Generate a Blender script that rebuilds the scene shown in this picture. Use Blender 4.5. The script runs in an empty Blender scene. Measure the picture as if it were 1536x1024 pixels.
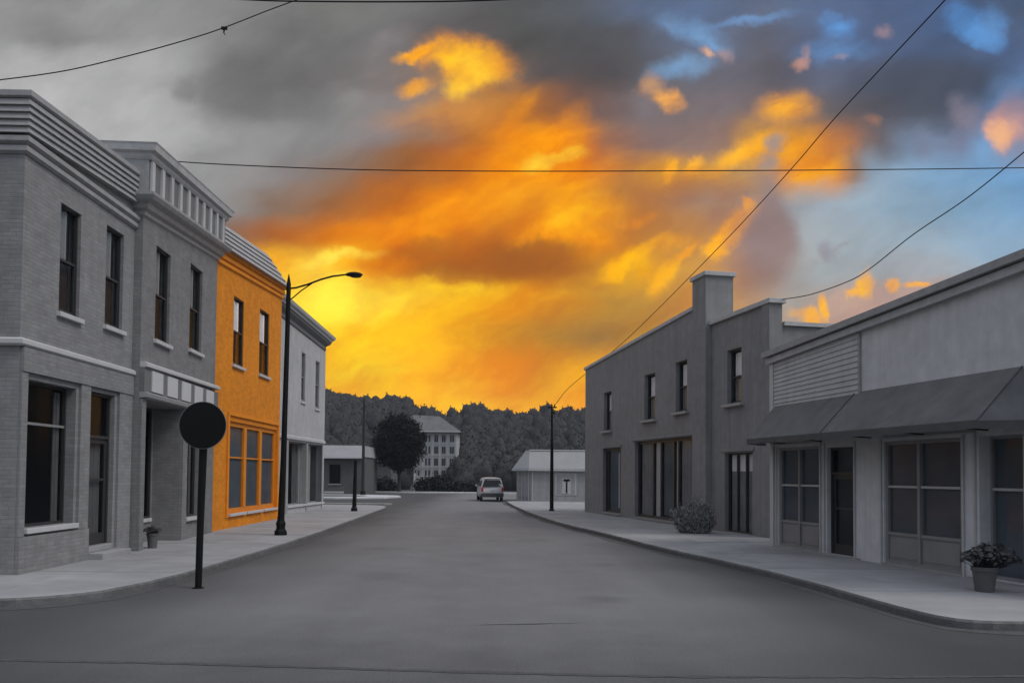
import bpy, math, random
import numpy as np
from mathutils import Matrix, Vector
random.seed(7)
R = math.radians
sc = bpy.context.scene
COL = sc.collection

def lin(c):
    c = c/255.0
    return c/12.92 if c <= 0.04045 else ((c+0.055)/1.055)**2.4
def rgb(r, g, b): return (lin(r), lin(g), lin(b), 1.0)

# ------------------------------------------------------------------ objects
def tag(o, label=None, cat=None, group=None, kind=None):
    if label: o['label'] = label
    if cat: o['category'] = cat
    if group: o['group'] = group
    if kind: o['kind'] = kind
    return o
def empty(name, loc=(0, 0, 0), rz=0.0, parent=None):
    o = bpy.data.objects.new(name, None); COL.objects.link(o)
    o.location = loc; o.rotation_euler = (0, 0, rz); o.empty_display_size = 0.3
    if parent: o.parent = parent
    return o

class MB:
    """collects faces; build() links them as one mesh object"""
    def __init__(s, o=(0, 0, 0)): s.v = []; s.f = []; s.o = o; s.smooth = False
    def add(s, vs, fs):
        b = len(s.v); s.v += [tuple(p) for p in vs]; s.f += [tuple(i+b for i in f) for f in fs]; return s
    def box(s, x0, x1, y0, y1, z0, z1, bev=0.0):
        if x0 > x1: x0, x1 = x1, x0
        if y0 > y1: y0, y1 = y1, y0
        if z0 > z1: z0, z1 = z1, z0
        V = [(x0,y0,z0),(x1,y0,z0),(x1,y1,z0),(x0,y1,z0),(x0,y0,z1),(x1,y0,z1),(x1,y1,z1),(x0,y1,z1)]
        return s.add(V, [(0,3,2,1),(4,5,6,7),(0,1,5,4),(1,2,6,5),(2,3,7,6),(3,0,4,7)])
    def quad(s, a, b, c, d): return s.add([a, b, c, d], [(0, 1, 2, 3)])
    def poly(s, pts): return s.add(pts, [tuple(range(len(pts)))])
    def prism(s, pts, z0, z1):
        n = len(pts)
        V = [(p[0], p[1], z0) for p in pts]+[(p[0], p[1], z1) for p in pts]
        F = [tuple(range(n-1, -1, -1)), tuple(range(n, 2*n))]+[(i, (i+1) % n, n+(i+1) % n, n+i) for i in range(n)]
        return s.add(V, F)
    def tube(s, path, rad, seg=8):
        path = [Vector(p) for p in path]; n = len(path)
        if not hasattr(rad, '__len__'): rad = [rad]*n
        V = []; F = []
        for i, p in enumerate(path):
            t = (path[min(i+1, n-1)]-path[max(i-1, 0)]).normalized()
            a = Vector((0, 0, 1)) if abs(t.z) < 0.9 else Vector((1, 0, 0))
            x = t.cross(a).normalized(); y = t.cross(x).normalized()
            for k in range(seg):
                an = 2*math.pi*k/seg
                V.append(p+(x*math.cos(an)+y*math.sin(an))*rad[i])
        for i in range(n-1):
            for k in range(seg):
                a = i*seg+k; b = i*seg+(k+1) % seg
                F.append((a, b, b+seg, a+seg))
        F.append(tuple(range(seg-1, -1, -1))); F.append(tuple(range((n-1)*seg, n*seg)))
        return s.add(V, F)
    def lathe(s, prof, seg=20, c=(0, 0)):
        V = []; F = []; n = len(prof)
        for r, z in prof:
            for k in range(seg):
                a = 2*math.pi*k/seg; V.append((c[0]+r*math.cos(a), c[1]+r*math.sin(a), z))
        for i in range(n-1):
            for k in range(seg):
                a = i*seg+k; b = i*seg+(k+1) % seg
                F.append((a, b, b+seg, a+seg))
        F.append(tuple(range(seg-1, -1, -1))); F.append(tuple(range((n-1)*seg, n*seg)))
        return s.add(V, F)
    def build(s, name, mat, parent=None, smooth=False, bevel=0.0, loc=None):
        o0 = loc if loc else s.o
        me = bpy.data.meshes.new(name)
        me.from_pydata([(p[0]-o0[0], p[1]-o0[1], p[2]-o0[2]) for p in s.v], [], s.f)
        me.update(); me.materials.append(mat)
        if smooth: me.polygons.foreach_set('use_smooth', [True]*len(me.polygons))
        ob = bpy.data.objects.new(name, me); COL.objects.link(ob); ob.location = o0
        if parent: ob.parent = parent
        if bevel > 0:
            m = ob.modifiers.new('bev', 'BEVEL'); m.width = bevel; m.segments = 2; m.limit_method = 'ANGLE'; m.angle_limit = R(50)
        return ob

# ------------------------------------------------------------------ materials
TINT = (1.0, 1.0, 1.0)
def M(name, g, rough=0.8, amp=0.12, scale=3.0, kind='plain', bump=0.15, spec=0.3, metal=0.0, col=None, stain=0.0, bs=40.0, bd=0.01, tint=True):
    m = bpy.data.materials.new(name); m.use_nodes = True
    nt = m.node_tree; N = nt.nodes; L = nt.links; N.clear()
    out = N.new('ShaderNodeOutputMaterial'); bs_ = N.new('ShaderNodeBsdfPrincipled'); L.new(bs_.outputs[0], out.inputs[0])
    base = col if col else tuple(g*(t if tint else 1) for t in TINT)
    tc = N.new('ShaderNodeTexCoord'); vec = tc.outputs['Object']
    n1 = N.new('ShaderNodeTexNoise'); n1.inputs['Scale'].default_value = scale; n1.inputs['Detail'].default_value = 8; n1.inputs['Roughness'].default_value = 0.62
    L.new(vec, n1.inputs['Vector'])
    r = N.new('ShaderNodeMapRange'); r.inputs[1].default_value = 0.28; r.inputs[2].default_value = 0.72
    r.inputs[3].default_value = 1-amp; r.inputs[4].default_value = 1+amp
    L.new(n1.outputs['Fac'], r.inputs[0]); fac = r.outputs[0]
    def mul(a, b):
        k = N.new('ShaderNodeMath'); k.operation = 'MULTIPLY'; L.new(a, k.inputs[0]); L.new(b, k.inputs[1]); return k.outputs[0]
    def nz(sc3, detail, lo, hi, a, b, sca=1.0, rough_=0.6):
        mp = N.new('ShaderNodeMapping'); mp.inputs['Scale'].default_value = sc3; L.new(vec, mp.inputs['Vector'])
        n = N.new('ShaderNodeTexNoise'); n.inputs['Scale'].default_value = sca; n.inputs['Detail'].default_value = detail; n.inputs['Roughness'].default_value = rough_
        L.new(mp.outputs[0], n.inputs['Vector'])
        q = N.new('ShaderNodeMapRange'); q.inputs[1].default_value = lo; q.inputs[2].default_value = hi; q.inputs[3].default_value = a; q.inputs[4].default_value = b
        L.new(n.outputs['Fac'], q.inputs[0]); return q.outputs[0]
    hgt = None
    if kind in ('brick', 'plaster', 'siding'):
        fac = mul(fac, nz((6, 6, 0.35), 5, 0.35, 0.75, 1.0, 1-stain if stain else 0.94))      # run-off streaks
        fac = mul(fac, nz((0.5, 0.5, 0.5), 4, 0.3, 0.7, 0.90, 1.08))
    if kind == 'brick':
        sx = N.new('ShaderNodeSeparateXYZ'); L.new(vec, sx.inputs[0])
        ad = N.new('ShaderNodeMath'); ad.operation = 'ADD'; L.new(sx.outputs[0], ad.inputs[0]); L.new(sx.outputs[1], ad.inputs[1])
        cb = N.new('ShaderNodeCombineXYZ'); L.new(ad.outputs[0], cb.inputs[0]); L.new(sx.outputs[2], cb.inputs[1])
        bt = N.new('ShaderNodeTexBrick'); bt.inputs['Scale'].default_value = 1.0; bt.inputs['Brick Width'].default_value = 0.215
        bt.inputs['Row Height'].default_value = 0.072; bt.inputs['Mortar Size'].default_value = 0.007; bt.inputs['Mortar Smooth'].default_value = 0.4
        bt.inputs['Color1'].default_value = (0.90, 0.90, 0.90, 1); bt.inputs['Color2'].default_value = (1.09, 1.09, 1.09, 1); bt.inputs['Mortar'].default_value = (0.86, 0.86, 0.86, 1)
        L.new(cb.outputs[0], bt.inputs['Vector'])
        fac = mul(fac, bt.outputs['Color']); inv = N.new('ShaderNodeMath'); inv.operation = 'SUBTRACT'; inv.inputs[0].default_value = 1.0
        L.new(bt.outputs['Fac'], inv.inputs[1]); hgt = inv.outputs[0]
        fac = mul(fac, nz((3, 3, 60), 3, 0.3, 0.7, 0.90, 1.08))
    if kind == 'asphalt':
        fac = mul(fac, nz((1, 1, 1), 2, 0.3, 0.7, 0.78, 1.22, 160.0))
        fac = mul(fac, nz((1, 1, 1), 3, 0.32, 0.68, 0.80, 1.2, 38.0, .75))
        fac = mul(fac, nz((1, 1, 1), 4, 0.35, 0.7, 0.95, 1.05, 0.22))
        fac = mul(fac, nz((0.9, 0.08, 1), 4, 0.3, 0.7, 0.93, 1.06, 1.2))
    if name == 'asphalt':      # lanes polished pale down the middle, dirt gathered towards the kerbs; darker towards the near junction
        sx = N.new('ShaderNodeSeparateXYZ'); L.new(vec, sx.inputs[0])
        def mt(op, a, b, c=None):
            k = N.new('ShaderNodeMath'); k.operation = op
            for i_, v_ in enumerate((a, b, c)):
                if v_ is None: continue
                if isinstance(v_, (int, float)): k.inputs[i_].default_value = v_
                else: L.new(v_, k.inputs[i_])
            return k.outputs[0]
        n3 = N.new('ShaderNodeTexNoise'); n3.inputs['Scale'].default_value = 0.5; n3.inputs['Detail'].default_value = 6; L.new(vec, n3.inputs['Vector'])
        dx = mt('ABSOLUTE', mt('ADD', sx.outputs[0], mt('MULTIPLY_ADD', sx.outputs[1], .012, .45)), 0)
        dx = mt('ADD', dx, mt('MULTIPLY', mt('SUBTRACT', n3.outputs['Fac'], .5), 2.2))
        q = N.new('ShaderNodeMapRange'); q.interpolation_type = 'SMOOTHSTEP'; q.inputs[1].default_value = 2.2; q.inputs[2].default_value = 5.6; q.inputs[3].default_value = 1.0; q.inputs[4].default_value = .40; L.new(dx, q.inputs[0])
        q2 = N.new('ShaderNodeMapRange'); q2.interpolation_type = 'SMOOTHSTEP'; q2.inputs[1].default_value = 6.5; q2.inputs[2].default_value = 13; q2.inputs[3].default_value = .46; q2.inputs[4].default_value = 1.0; L.new(mt('ADD', sx.outputs[1], mt('MULTIPLY', n3.outputs['Fac'], 2.0)), q2.inputs[0])
        fac = mul(mul(fac, q.outputs[0]), q2.outputs[0])
        for (cx, cy, r_, dk) in ((-2.2, 15.5, .5, .82), (1.4, 12.6, .32, .8), (-3.0, 21, .6, .84), (.6, 24, .5, .85), (1.8, 17.5, .35, .83)):   # oil stains
            vd = N.new('ShaderNodeVectorMath'); vd.operation = 'DISTANCE'; wv = N.new('ShaderNodeVectorMath'); wv.operation = 'MULTIPLY_ADD'
            L.new(n3.outputs['Color'], wv.inputs[0]); wv.inputs[1].default_value = (.9, 1.6, 0); L.new(vec, wv.inputs[2]); L.new(wv.outputs[0], vd.inputs[0]); vd.inputs[1].default_value = (cx+.45, cy+.8, 0)
            q = N.new('ShaderNodeMapRange'); q.interpolation_type = 'SMOOTHSTEP'; q.inputs[1].default_value = r_*.3; q.inputs[2].default_value = r_*1.6; q.inputs[3].default_value = dk; q.inputs[4].default_value = 1; L.new(vd.outputs['Value'], q.inputs[0]); fac = mul(fac, q.outputs[0])
    if kind == 'concrete':
        fac = mul(fac, nz((1, 1, 1), 4, 0.35, 0.7, 0.85, 1.08, 0.6))
        fac = mul(fac, nz((1, 1, 1), 2, 0.35, 0.7, 0.9, 1.1, 90.0))
        fac = mul(fac, nz((1.2, 0.3, 1), 6, 0.55, 0.8, 1.0, 0.72, 1.0, 0.7))
    if kind == 'leaf':
        oi = N.new('ShaderNodeNewGeometry')
        q = N.new('ShaderNodeMapRange'); q.inputs[3].default_value = 0.6; q.inputs[4].default_value = 1.5; L.new(oi.outputs['Random Per Island'], q.inputs[0])
        fac = mul(fac, q.outputs[0])
    mx = N.new('ShaderNodeVectorMath'); mx.operation = 'SCALE'; mx.inputs[0].default_value = base[:3]; L.new(fac, mx.inputs['Scale'])
    L.new(mx.outputs[0], bs_.inputs['Base Color'])
    bs_.inputs['Roughness'].default_value = rough; bs_.inputs['Metallic'].default_value = metal
    bs_.inputs['Specular IOR Level'].default_value = spec
    if bump > 0:
        n2 = N.new('ShaderNodeTexNoise'); n2.inputs['Scale'].default_value = bs; n2.inputs['Detail'].default_value = 5; L.new(vec, n2.inputs['Vector'])
        h = n2.outputs['Fac']
        if hgt is not None:
            a2 = N.new('ShaderNodeMath'); a2.operation = 'MULTIPLY_ADD'; L.new(h, a2.inputs[0]); a2.inputs[1].default_value = 0.5; L.new(hgt, a2.inputs[2]); h = a2.outputs[0]
        bp = N.new('ShaderNodeBump'); bp.inputs['Strength'].default_value = bump; bp.inputs['Distance'].default_value = bd
        L.new(h, bp.inputs['Height']); L.new(bp.outputs[0], bs_.inputs['Normal'])
    return m

def glass_mat(name, tint=0.45, refl=1.5, wav=0.02):
    m = bpy.data.materials.new(name); m.use_nodes = True
    nt = m.node_tree; N = nt.nodes; L = nt.links; N.clear()
    out = N.new('ShaderNodeOutputMaterial'); tr = N.new('ShaderNodeBsdfTransparent'); tr.inputs[0].default_value = (tint, tint, tint, 1)
    gl = N.new('ShaderNodeBsdfGlossy'); gl.inputs['Roughness'].default_value = 0.04; gl.inputs['Color'].default_value = (0.45, 0.50, 0.56, 1); gl.inputs['Roughness'].default_value = 0.12
    fr = N.new('ShaderNodeFresnel'); fr.inputs[0].default_value = refl
    fk = N.new('ShaderNodeMath'); fk.operation = 'MULTIPLY'; fk.use_clamp = True; L.new(fr.outputs[0], fk.inputs[0]); fk.inputs[1].default_value = 0.12
    mx = N.new('ShaderNodeMixShader'); L.new(fk.outputs[0], mx.inputs[0]); L.new(tr.outputs[0], mx.inputs[1]); L.new(gl.outputs[0], mx.inputs[2])
    tc = N.new('ShaderNodeTexCoord'); n = N.new('ShaderNodeTexNoise'); n.inputs['Scale'].default_value = 1.3; L.new(tc.outputs['Object'], n.inputs['Vector'])
    bp = N.new('ShaderNodeBump'); bp.inputs['Strength'].default_value = 0.3; bp.inputs['Distance'].default_value = wav
    L.new(n.outputs['Fac'], bp.inputs['Height']); L.new(bp.outputs[0], gl.inputs['Normal']); L.new(bp.outputs[0], fr.inputs['Normal'])
    L.new(mx.outputs[0], out.inputs[0]); return m

MT = dict(
    brick=M('grey_brick', 0.235, kind='brick', bump=0.4, stain=0.12),
    brick2=M('darker_grey_brick', 0.205, kind='brick', bump=0.4, stain=0.12),
    orange=M('orange_brick', 0, kind='brick', bump=0.15, col=(0.72, 0.24, 0.010), stain=0.10),
    orange_trim=M('orange_trim', 0, col=(0.72, 0.24, 0.012), bump=0.05, stain=0.1),
    plaster=M('pale_plaster', 0.43, kind='plaster', stain=0.22, bump=0.2),
    stucco=M('grey_stucco', 0.23, kind='plaster', stain=0.20, bump=0.35, bs=25),
    stucco2=M('light_stucco', 0.56, kind='plaster', stain=0.14, bump=0.3, bs=25),
    trim=M('pale_trim', 0.47, rough=0.6, bump=0.05, amp=0.08),
    trim2=M('weathered_trim', 0.30, rough=0.6, bump=0.1, amp=0.15, scale=6),
    coping=M('coping_stone', 0.42, bump=0.1, amp=0.15, scale=5),
    siding=M('lap_siding', 0.30, kind='siding', bump=0.1, stain=0.15),
    siding_l=M('light_lap_siding', 0.46, kind='siding', bump=0.1, stain=0.12),
    darkpanel=M('dark_panel', 0.16, bump=0.1),
    palepanel=M('pale_panel', 0.5, bump=0.05, amp=0.06),
    frame_d=M('dark_frame', 0.035, rough=0.45, bump=0, amp=0.1),
    frame_g=M('grey_frame', 0.22, rough=0.45, bump=0.03, amp=0.1),
    frame_l=M('pale_frame', 0.42, rough=0.45, bump=0.03, amp=0.1),
    orange_frame=M('orange_frame', 0, col=(0.66, 0.215, 0.012), rough=0.5, bump=0.03),
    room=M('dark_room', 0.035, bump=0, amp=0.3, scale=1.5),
    curtain_reflection=M('curtain_cloth', 0.55, bump=0.05, amp=0.1),
    curtain_reflection_w=M('white_curtain_reflection', 0.92, bump=0.05, amp=0.06),
    curtain_reflection_d=M('grey_curtain_reflection', 0.22, bump=0.05, amp=0.2, scale=2),
    blind=M('roller_blind', 0, col=(.082, .104, .125), bump=0.03, amp=0.25, scale=1.2),
    metal=M('black_metal', 0.006, rough=0.6, bump=0.02, spec=0.15, amp=0.2),
    metal_g=M('grey_metal', 0.02, rough=0.5, metal=0.0, bump=0.02),
    roofm=M('standing_roof', 0.33, rough=0.5, bump=0.05, amp=0.15),
    awning=M('awning_canvas', 0.135, kind='plaster', bump=0.25, bs=30, stain=0.1, amp=0.16, scale=2),
    awn_d=M('awning_valance', 0.085, bump=0.15, amp=0.15),
    asphalt=M('asphalt', 0.155, kind='asphalt', rough=0.85, bump=0.5, bs=150, bd=0.006, amp=0.10, scale=1.0),
    gutter=M('gutter_asphalt', 0.075, kind='asphalt', rough=0.9, bump=0.6, bs=120, bd=0.01, amp=0.25, scale=6.0),
    tar=M('tar_seal', 0.07, kind='asphalt', rough=0.8, bump=0.2, amp=0.25, scale=8),
    concrete=M('pavement_concrete', 0.30, kind='concrete', bump=0.3, bs=60, amp=0.08, scale=2.0),
    kerb=M('stained_kerb', 0.13, kind='concrete', bump=0.6, bs=40, amp=0.25, scale=9.0),
    concrete_l=M('far_concrete', 0.50, kind='concrete', bump=0.1, amp=0.1),
    lot=M('far_asphalt', 0.13, kind='asphalt', bump=0.1, amp=0.15),
    earth=M('earth', 0.05, bump=0.3, amp=0.4, scale=0.5),
    joint=M('pavement_joint', 0.22, bump=0.1),
    leaf_d=M('dark_foliage', 0.016, kind='leaf', bump=0, rough=0.7, spec=0.1),
    leaf_f=M('forest_foliage', 0.048, kind='plain', bump=0, rough=0.9, spec=0.02, amp=0.35, scale=0.05),
    leaf_c=M('forest_crown', 0.045, bump=0.4, bs=3.0, bd=0.2, rough=0.95, spec=0.02, amp=0.35, scale=0.9),
    leaf_m=M('bush_foliage', 0.03, kind='leaf', bump=0, rough=0.7, spec=0.1),
    leaf_g=M('wispy_foliage', 0.22, kind='leaf', bump=0, rough=0.7, spec=0.1),
    bark=M('bark', 0.03, bump=0.6, amp=0.3, bs=20),
    soil=M('potting_soil', 0.02, bump=0.5),
    leaf_p=M('pot_foliage', 0.06, kind='leaf', bump=0, rough=0.6, spec=0.2),
    patch=M('worn_patch', 0.07, kind='asphalt', rough=0.9, bump=0.3, amp=0.2, scale=8),
    pot=M('clay_pot', 0.10, rough=0.8, bump=0.15, amp=0.15),
    rock=M('hill_earth', 0.03, bump=0.2, amp=0.3, scale=0.1),
    hotel=M('pale_hotel_wall', 0.42, kind='plaster', bump=0.05, stain=0.2),
    hroof=M('hotel_roof', 0.12, bump=0.1, amp=0.2, scale=0.8),
    froof=M('shed_roof', 0.27, bump=0.1, amp=0.1, scale=0.8),
    fwall=M('shed_wall', 0.30, kind='plaster', bump=0.1, stain=0.2),
    dwall=M('dark_brick_wall', 0.10, kind='brick', bump=0.1),
    silver=M('silver_paint', 0.5, rough=0.35, metal=0.0, bump=0, amp=0.03, spec=0.5),
    black=M('black_rubber', 0.012, rough=0.8, bump=0),
    bumper=M('dark_bumper', 0.06, rough=0.6, bump=0),
    red=M('red_lens', 0, col=(0.45, 0.010, 0.012), rough=0.2, bump=0, spec=0.5, amp=0.05),
    darkglass=M('car_glass', 0.015, rough=0.2, bump=0, spec=0.25, amp=0.02),
    glass=glass_mat('window_glass', 0.93), glass_d=glass_mat('dark_window_glass', 0.80),
)

# ------------------------------------------------------------------ facades
def facade(name, p0, p1, label, cat='building'):
    """Empty at the facade's first ground corner: local x runs along the street wall, y goes into the building"""
    a = math.atan2(p1[1]-p0[1], p1[0]-p0[0])
    r = empty(name, (p0[0], p0[1], 0), a); tag(r, label, cat)
    r['L'] = math.hypot(p1[0]-p0[0], p1[1]-p0[1]); return r

def wall(root, u0, u1, D, zt, holes, mat, rev=0.2, v0=0.0, z0=0.0, name='wall'):
    """street wall with real openings and reveals, plus ends, back and roof deck. zt(u) = height"""
    us = sorted(set([u0, u1]+[h[0] for h in holes]+[h[1] for h in holes]))
    zs = sorted(set([z0]+[h[2] for h in holes]+[h[3] for h in holes]))
    mb = MB((0, 0, 0))
    for i in range(len(us)-1):
        a, b = us[i], us[i+1]
        for j in range(len(zs)):
            c = zs[j]; top = j == len(zs)-1
            d = None if top else zs[j+1]
            if not top:
                um, zm = (a+b)/2, (c+d)/2
                if any(h[0] < um < h[1] and h[2] < zm < h[3] for h in holes): continue
                mb.quad((a, v0, c), (b, v0, c), (b, v0, d), (a, v0, d))
            else:
                mb.quad((a, v0, c), (b, v0, c), (b, v0, zt(b)), (a, v0, zt(a)))
    for h in holes:
        a, b, c, d = h[:4]; r = v0+(h[4] if len(h) > 4 else rev)
        mb.quad((a, v0, c), (a, v0, d), (a, r, d), (a, r, c)); mb.quad((b, v0, c), (b, r, c), (b, r, d), (b, v0, d))
        mb.quad((a, v0, d), (b, v0, d), (b, r, d), (a, r, d)); mb.quad((a, v0, c), (a, r, c), (b, r, c), (b, v0, c))
    mb.quad((u0, v0, z0), (u0, v0, zt(u0)), (u0, D, zt(u0)), (u0, D, z0))
    mb.quad((u1, v0, z0), (u1, D, z0), (u1, D, zt(u1)), (u1, v0, zt(u1)))
    mb.quad((u0, D, z0), (u0, D, zt(u0)), (u1, D, zt(u1)), (u1, D, z0))
    mb.quad((u0, v0, zt(u0)), (u1, v0, zt(u1)), (u1, D, zt(u1)), (u0, D, zt(u0)))
    return mb.build(name, mat, root)

def sweep(root, name, prof, u0, u1, D, mat, wl=False, wr=False, k=lambda u: 0.0, v0=0.0, rl=False):
    """moulding swept round the building; prof = [(out, z)...] bottom to top; k(u) lifts it along a rising roofline"""
    mb = MB()
    rows = []
    for o, z in prof:
        pts = []
        if wl: pts += [(u0-o, D, z+k(u0))]
        pts += [((u0-o) if wl else u0+0.003, v0-o, z+k(u0)), ((u1+o) if wr else u1-0.003, v0-o, z+k(u1))]
        if wr: pts += [(u1+o, D, z+k(u1))]
        rows.append(pts)
    n = len(rows[0])
    for i in range(len(rows)-1):
        for j in range(n-1):
            mb.quad(rows[i][j], rows[i][j+1], rows[i+1][j+1], rows[i+1][j])
    top = rows[-1]; bot = rows[0]
    def inner(p, j): return (p[0], v0+0.15, p[2])
    # close top and bottom back to the wall, and the ends
    for row, o in ((top, 1), (bot, 0)):
        a = [p for p in row]
        if not wl: a = [(a[0][0], v0+0.05, a[0][2])]+a
        if not wr: a = a+[(a[-1][0], v0+0.05, a[-1][2])]
        mb.poly(a if o else a[::-1])
    if not wl: mb.poly([(r[0][0], r[0][1], r[0][2]) for r in rows]+[(rows[-1][0][0], v0+0.05, rows[-1][0][2]), (rows[0][0][0], v0+0.05, rows[0][0][2])])
    if not wr: mb.poly([(r[-1][0], r[-1][1], r[-1][2]) for r in rows][::-1]+[(rows[0][-1][0], v0+0.05, rows[0][-1][2]), (rows[-1][-1][0], v0+0.05, rows[-1][-1][2])])
    return mb.build(name, mat, root)

def laps(z0, z1, n, o0, o1, lip=0.035):
    """profile of n lapped boards"""
    p = []
    for i in range(n):
        a = z0+(z1-z0)*i/n; b = z0+(z1-z0)*(i+1)/n; oa = o0+(o1-o0)*i/n; ob = o0+(o1-o0)*(i+1)/n
        p += [(oa+lip, a), (ob, b-0.004)]
    p.append((o1-0.02, z1)); return p

def curtain_mb(u0, u1, v, z0, z1, folds=7, amp=0.02):
    mb = MB(); n = folds*6
    for s_ in (0, 0.006):
        pass
    V = []; F = []
    for i in range(n+1):
        u = u0+(u1-u0)*i/n; w = v+amp*math.sin(i*2*math.pi/6)+0.4*amp*math.sin(i*1.7)
        V += [(u, w, z0), (u, w, z1), (u, w+0.006, z1), (u, w+0.006, z0)]
    for i in range(n):
        a = i*4; b = a+4
        F += [(a, b, b+1, a+1), (a+1, b+1, b+2, a+2), (a+2, b+2, b+3, a+3), (a+3, b+3, b, a)]
    mb.add(V, F); return mb

def window(root, u0, u1, z0, z1, v=0.2, style='sash', frame='frame_d', sill=None, sillmat='trim', glass='glass', cols=1, rows=(0.5,), name='window',
           fw=0.05, mw=0.05, pane_backs=(), depth=0.55, bulk=None, bulkmat='frame_g', silldrop=0.09, sillout=0.08, v0=0.0, casing=None, splits=None):
    """window > sash, pane, sill, curtain, room.  curtains = [(ua, ub, za, zb, mat, folds)] as fractions of the opening, cloth and painted pane reflections alike"""
    e = 0.004
    zb = z0
    fr = MB((u0, v, z0))
    fr.box(u0+e, u0+fw, v-0.03, v+0.05, zb+e, z1-e); fr.box(u1-fw, u1-e, v-0.03, v+0.05, zb+e, z1-e)
    fr.box(u0+fw, u1-fw, v-0.03, v+0.05, z1-fw, z1-e); fr.box(u0+fw, u1-fw, v-0.03, v+0.05, zb+e, zb+fw)
    iu0, iu1, iz0, iz1 = u0+fw, u1-fw, zb+fw, z1-fw
    xs = [iu0]+([iu0+(iu1-iu0)*s for s in splits] if splits else [iu0+(iu1-iu0)*i/cols for i in range(1, cols)])+[iu1]
    for x in xs[1:-1]: fr.box(x-mw/2, x+mw/2, v-0.045, v+0.05, iz0, iz1)
    f = fr.build(name, MT[frame], root)
    def sub(mb, nm, mt, **kw):
        mb.o = (0, 0, 0)
        o = mb.build(nm, MT[mt], None, **kw); o.parent = f
        o.location = (o.location[0]-u0, o.location[1]-v, o.location[2]-z0); return o
    lo = iz0
    if bulk:
        bz = iz0+bulk; b = MB()
        for i in range(len(xs)-1):
            a, c = xs[i]+(mw/2 if i else 0), xs[i+1]-(mw/2 if i < len(xs)-2 else 0)
            b.box(a, c, v+0.0, v+0.03, iz0, bz)
            b.box(a+0.05, c-0.05, v-0.012, v-0.0, iz0+0.05, bz-0.05)
            b.box(a, c, v-0.028, v+0.045, bz, bz+0.06)
        sub(b, 'bulkhead', bulkmat, bevel=0.004); lo = bz+0.06
    zz = [lo]+[lo+(iz1-lo)*r_ for r_ in rows]+[iz1]
    rl = MB()
    for z in zz[1:-1]:
        for i in range(len(xs)-1):
            a, c = xs[i]+(mw/2 if i else 0), xs[i+1]-(mw/2 if i < len(xs)-2 else 0)
            rl.box(a, c, v-0.022, v+0.035, z-0.022, z+0.022)
    if style == 'sash':
        rl.box(iu0, iu0+0.035, v-0.012, v+0.02, lo, zz[1]-0.022); rl.box(iu1-0.035, iu1, v-0.012, v+0.02, lo, zz[1]-0.022)
        rl.box(iu0+0.035, iu1-0.035, v-0.012, v+0.02, lo, lo+0.05)
    if len(zz) > 2 or style == 'sash': sub(rl, 'sash', frame if style == 'sash' else casing or frame)
    for i in range(len(xs)-1):
        a, c = xs[i]+(mw/2 if i else 0), xs[i+1]-(mw/2 if i < len(xs)-2 else 0)
        for j in range(len(zz)-1):
            dz = 0.022
            off = 0.0 if (style != 'sash' or j == 0) else 0.022
            sub(MB().box(a, c, v+0.022+off*0.3, v+0.028+off*0.3, zz[j]+(dz if j else 0), zz[j+1]-(dz if j < len(zz)-2 else 0)), 'pane', glass)
    rm = MB(); d = v+depth
    m_ = 0.12
    A, B, C_, E_ = u0-m_, u1+m_, max(z0-0.02, 0.02), z1+m_
    rm.quad((A, d, C_), (B, d, C_), (B, d, E_), (A, d, E_)); rm.quad((A, v+.06, C_), (A, d, C_), (A, d, E_), (A, v+.06, E_)); rm.quad((B, v+.06, C_), (B, v+.06, E_), (B, d, E_), (B, d, C_))
    rm.quad((A, v+.06, E_), (A, d, E_), (B, d, E_), (B, v+.06, E_)); rm.quad((A, v+.06, C_), (B, v+.06, C_), (B, d, C_), (A, d, C_))
    sub(rm, 'room_backing', 'room')
    W, Hh = iu1-iu0, iz1-lo
    for c in pane_backs:
        ua, ub, za, zb_, mt, fo = c
        sub(curtain_mb(iu0+W*ua, iu0+W*ub, v+0.045, lo+Hh*za, lo+Hh*zb_, fo, 0.016 if fo > 1 else 0.0), 'curtain_reflection' if fo > 1 else 'roller_blind', mt)
    if sill is not None:
        sub(MB().box(u0-sill, u1+sill, v0-sillout, v-0.032, z0-silldrop, z0-0.003), 'sill', sillmat, bevel=0.008)
    return f

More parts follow.
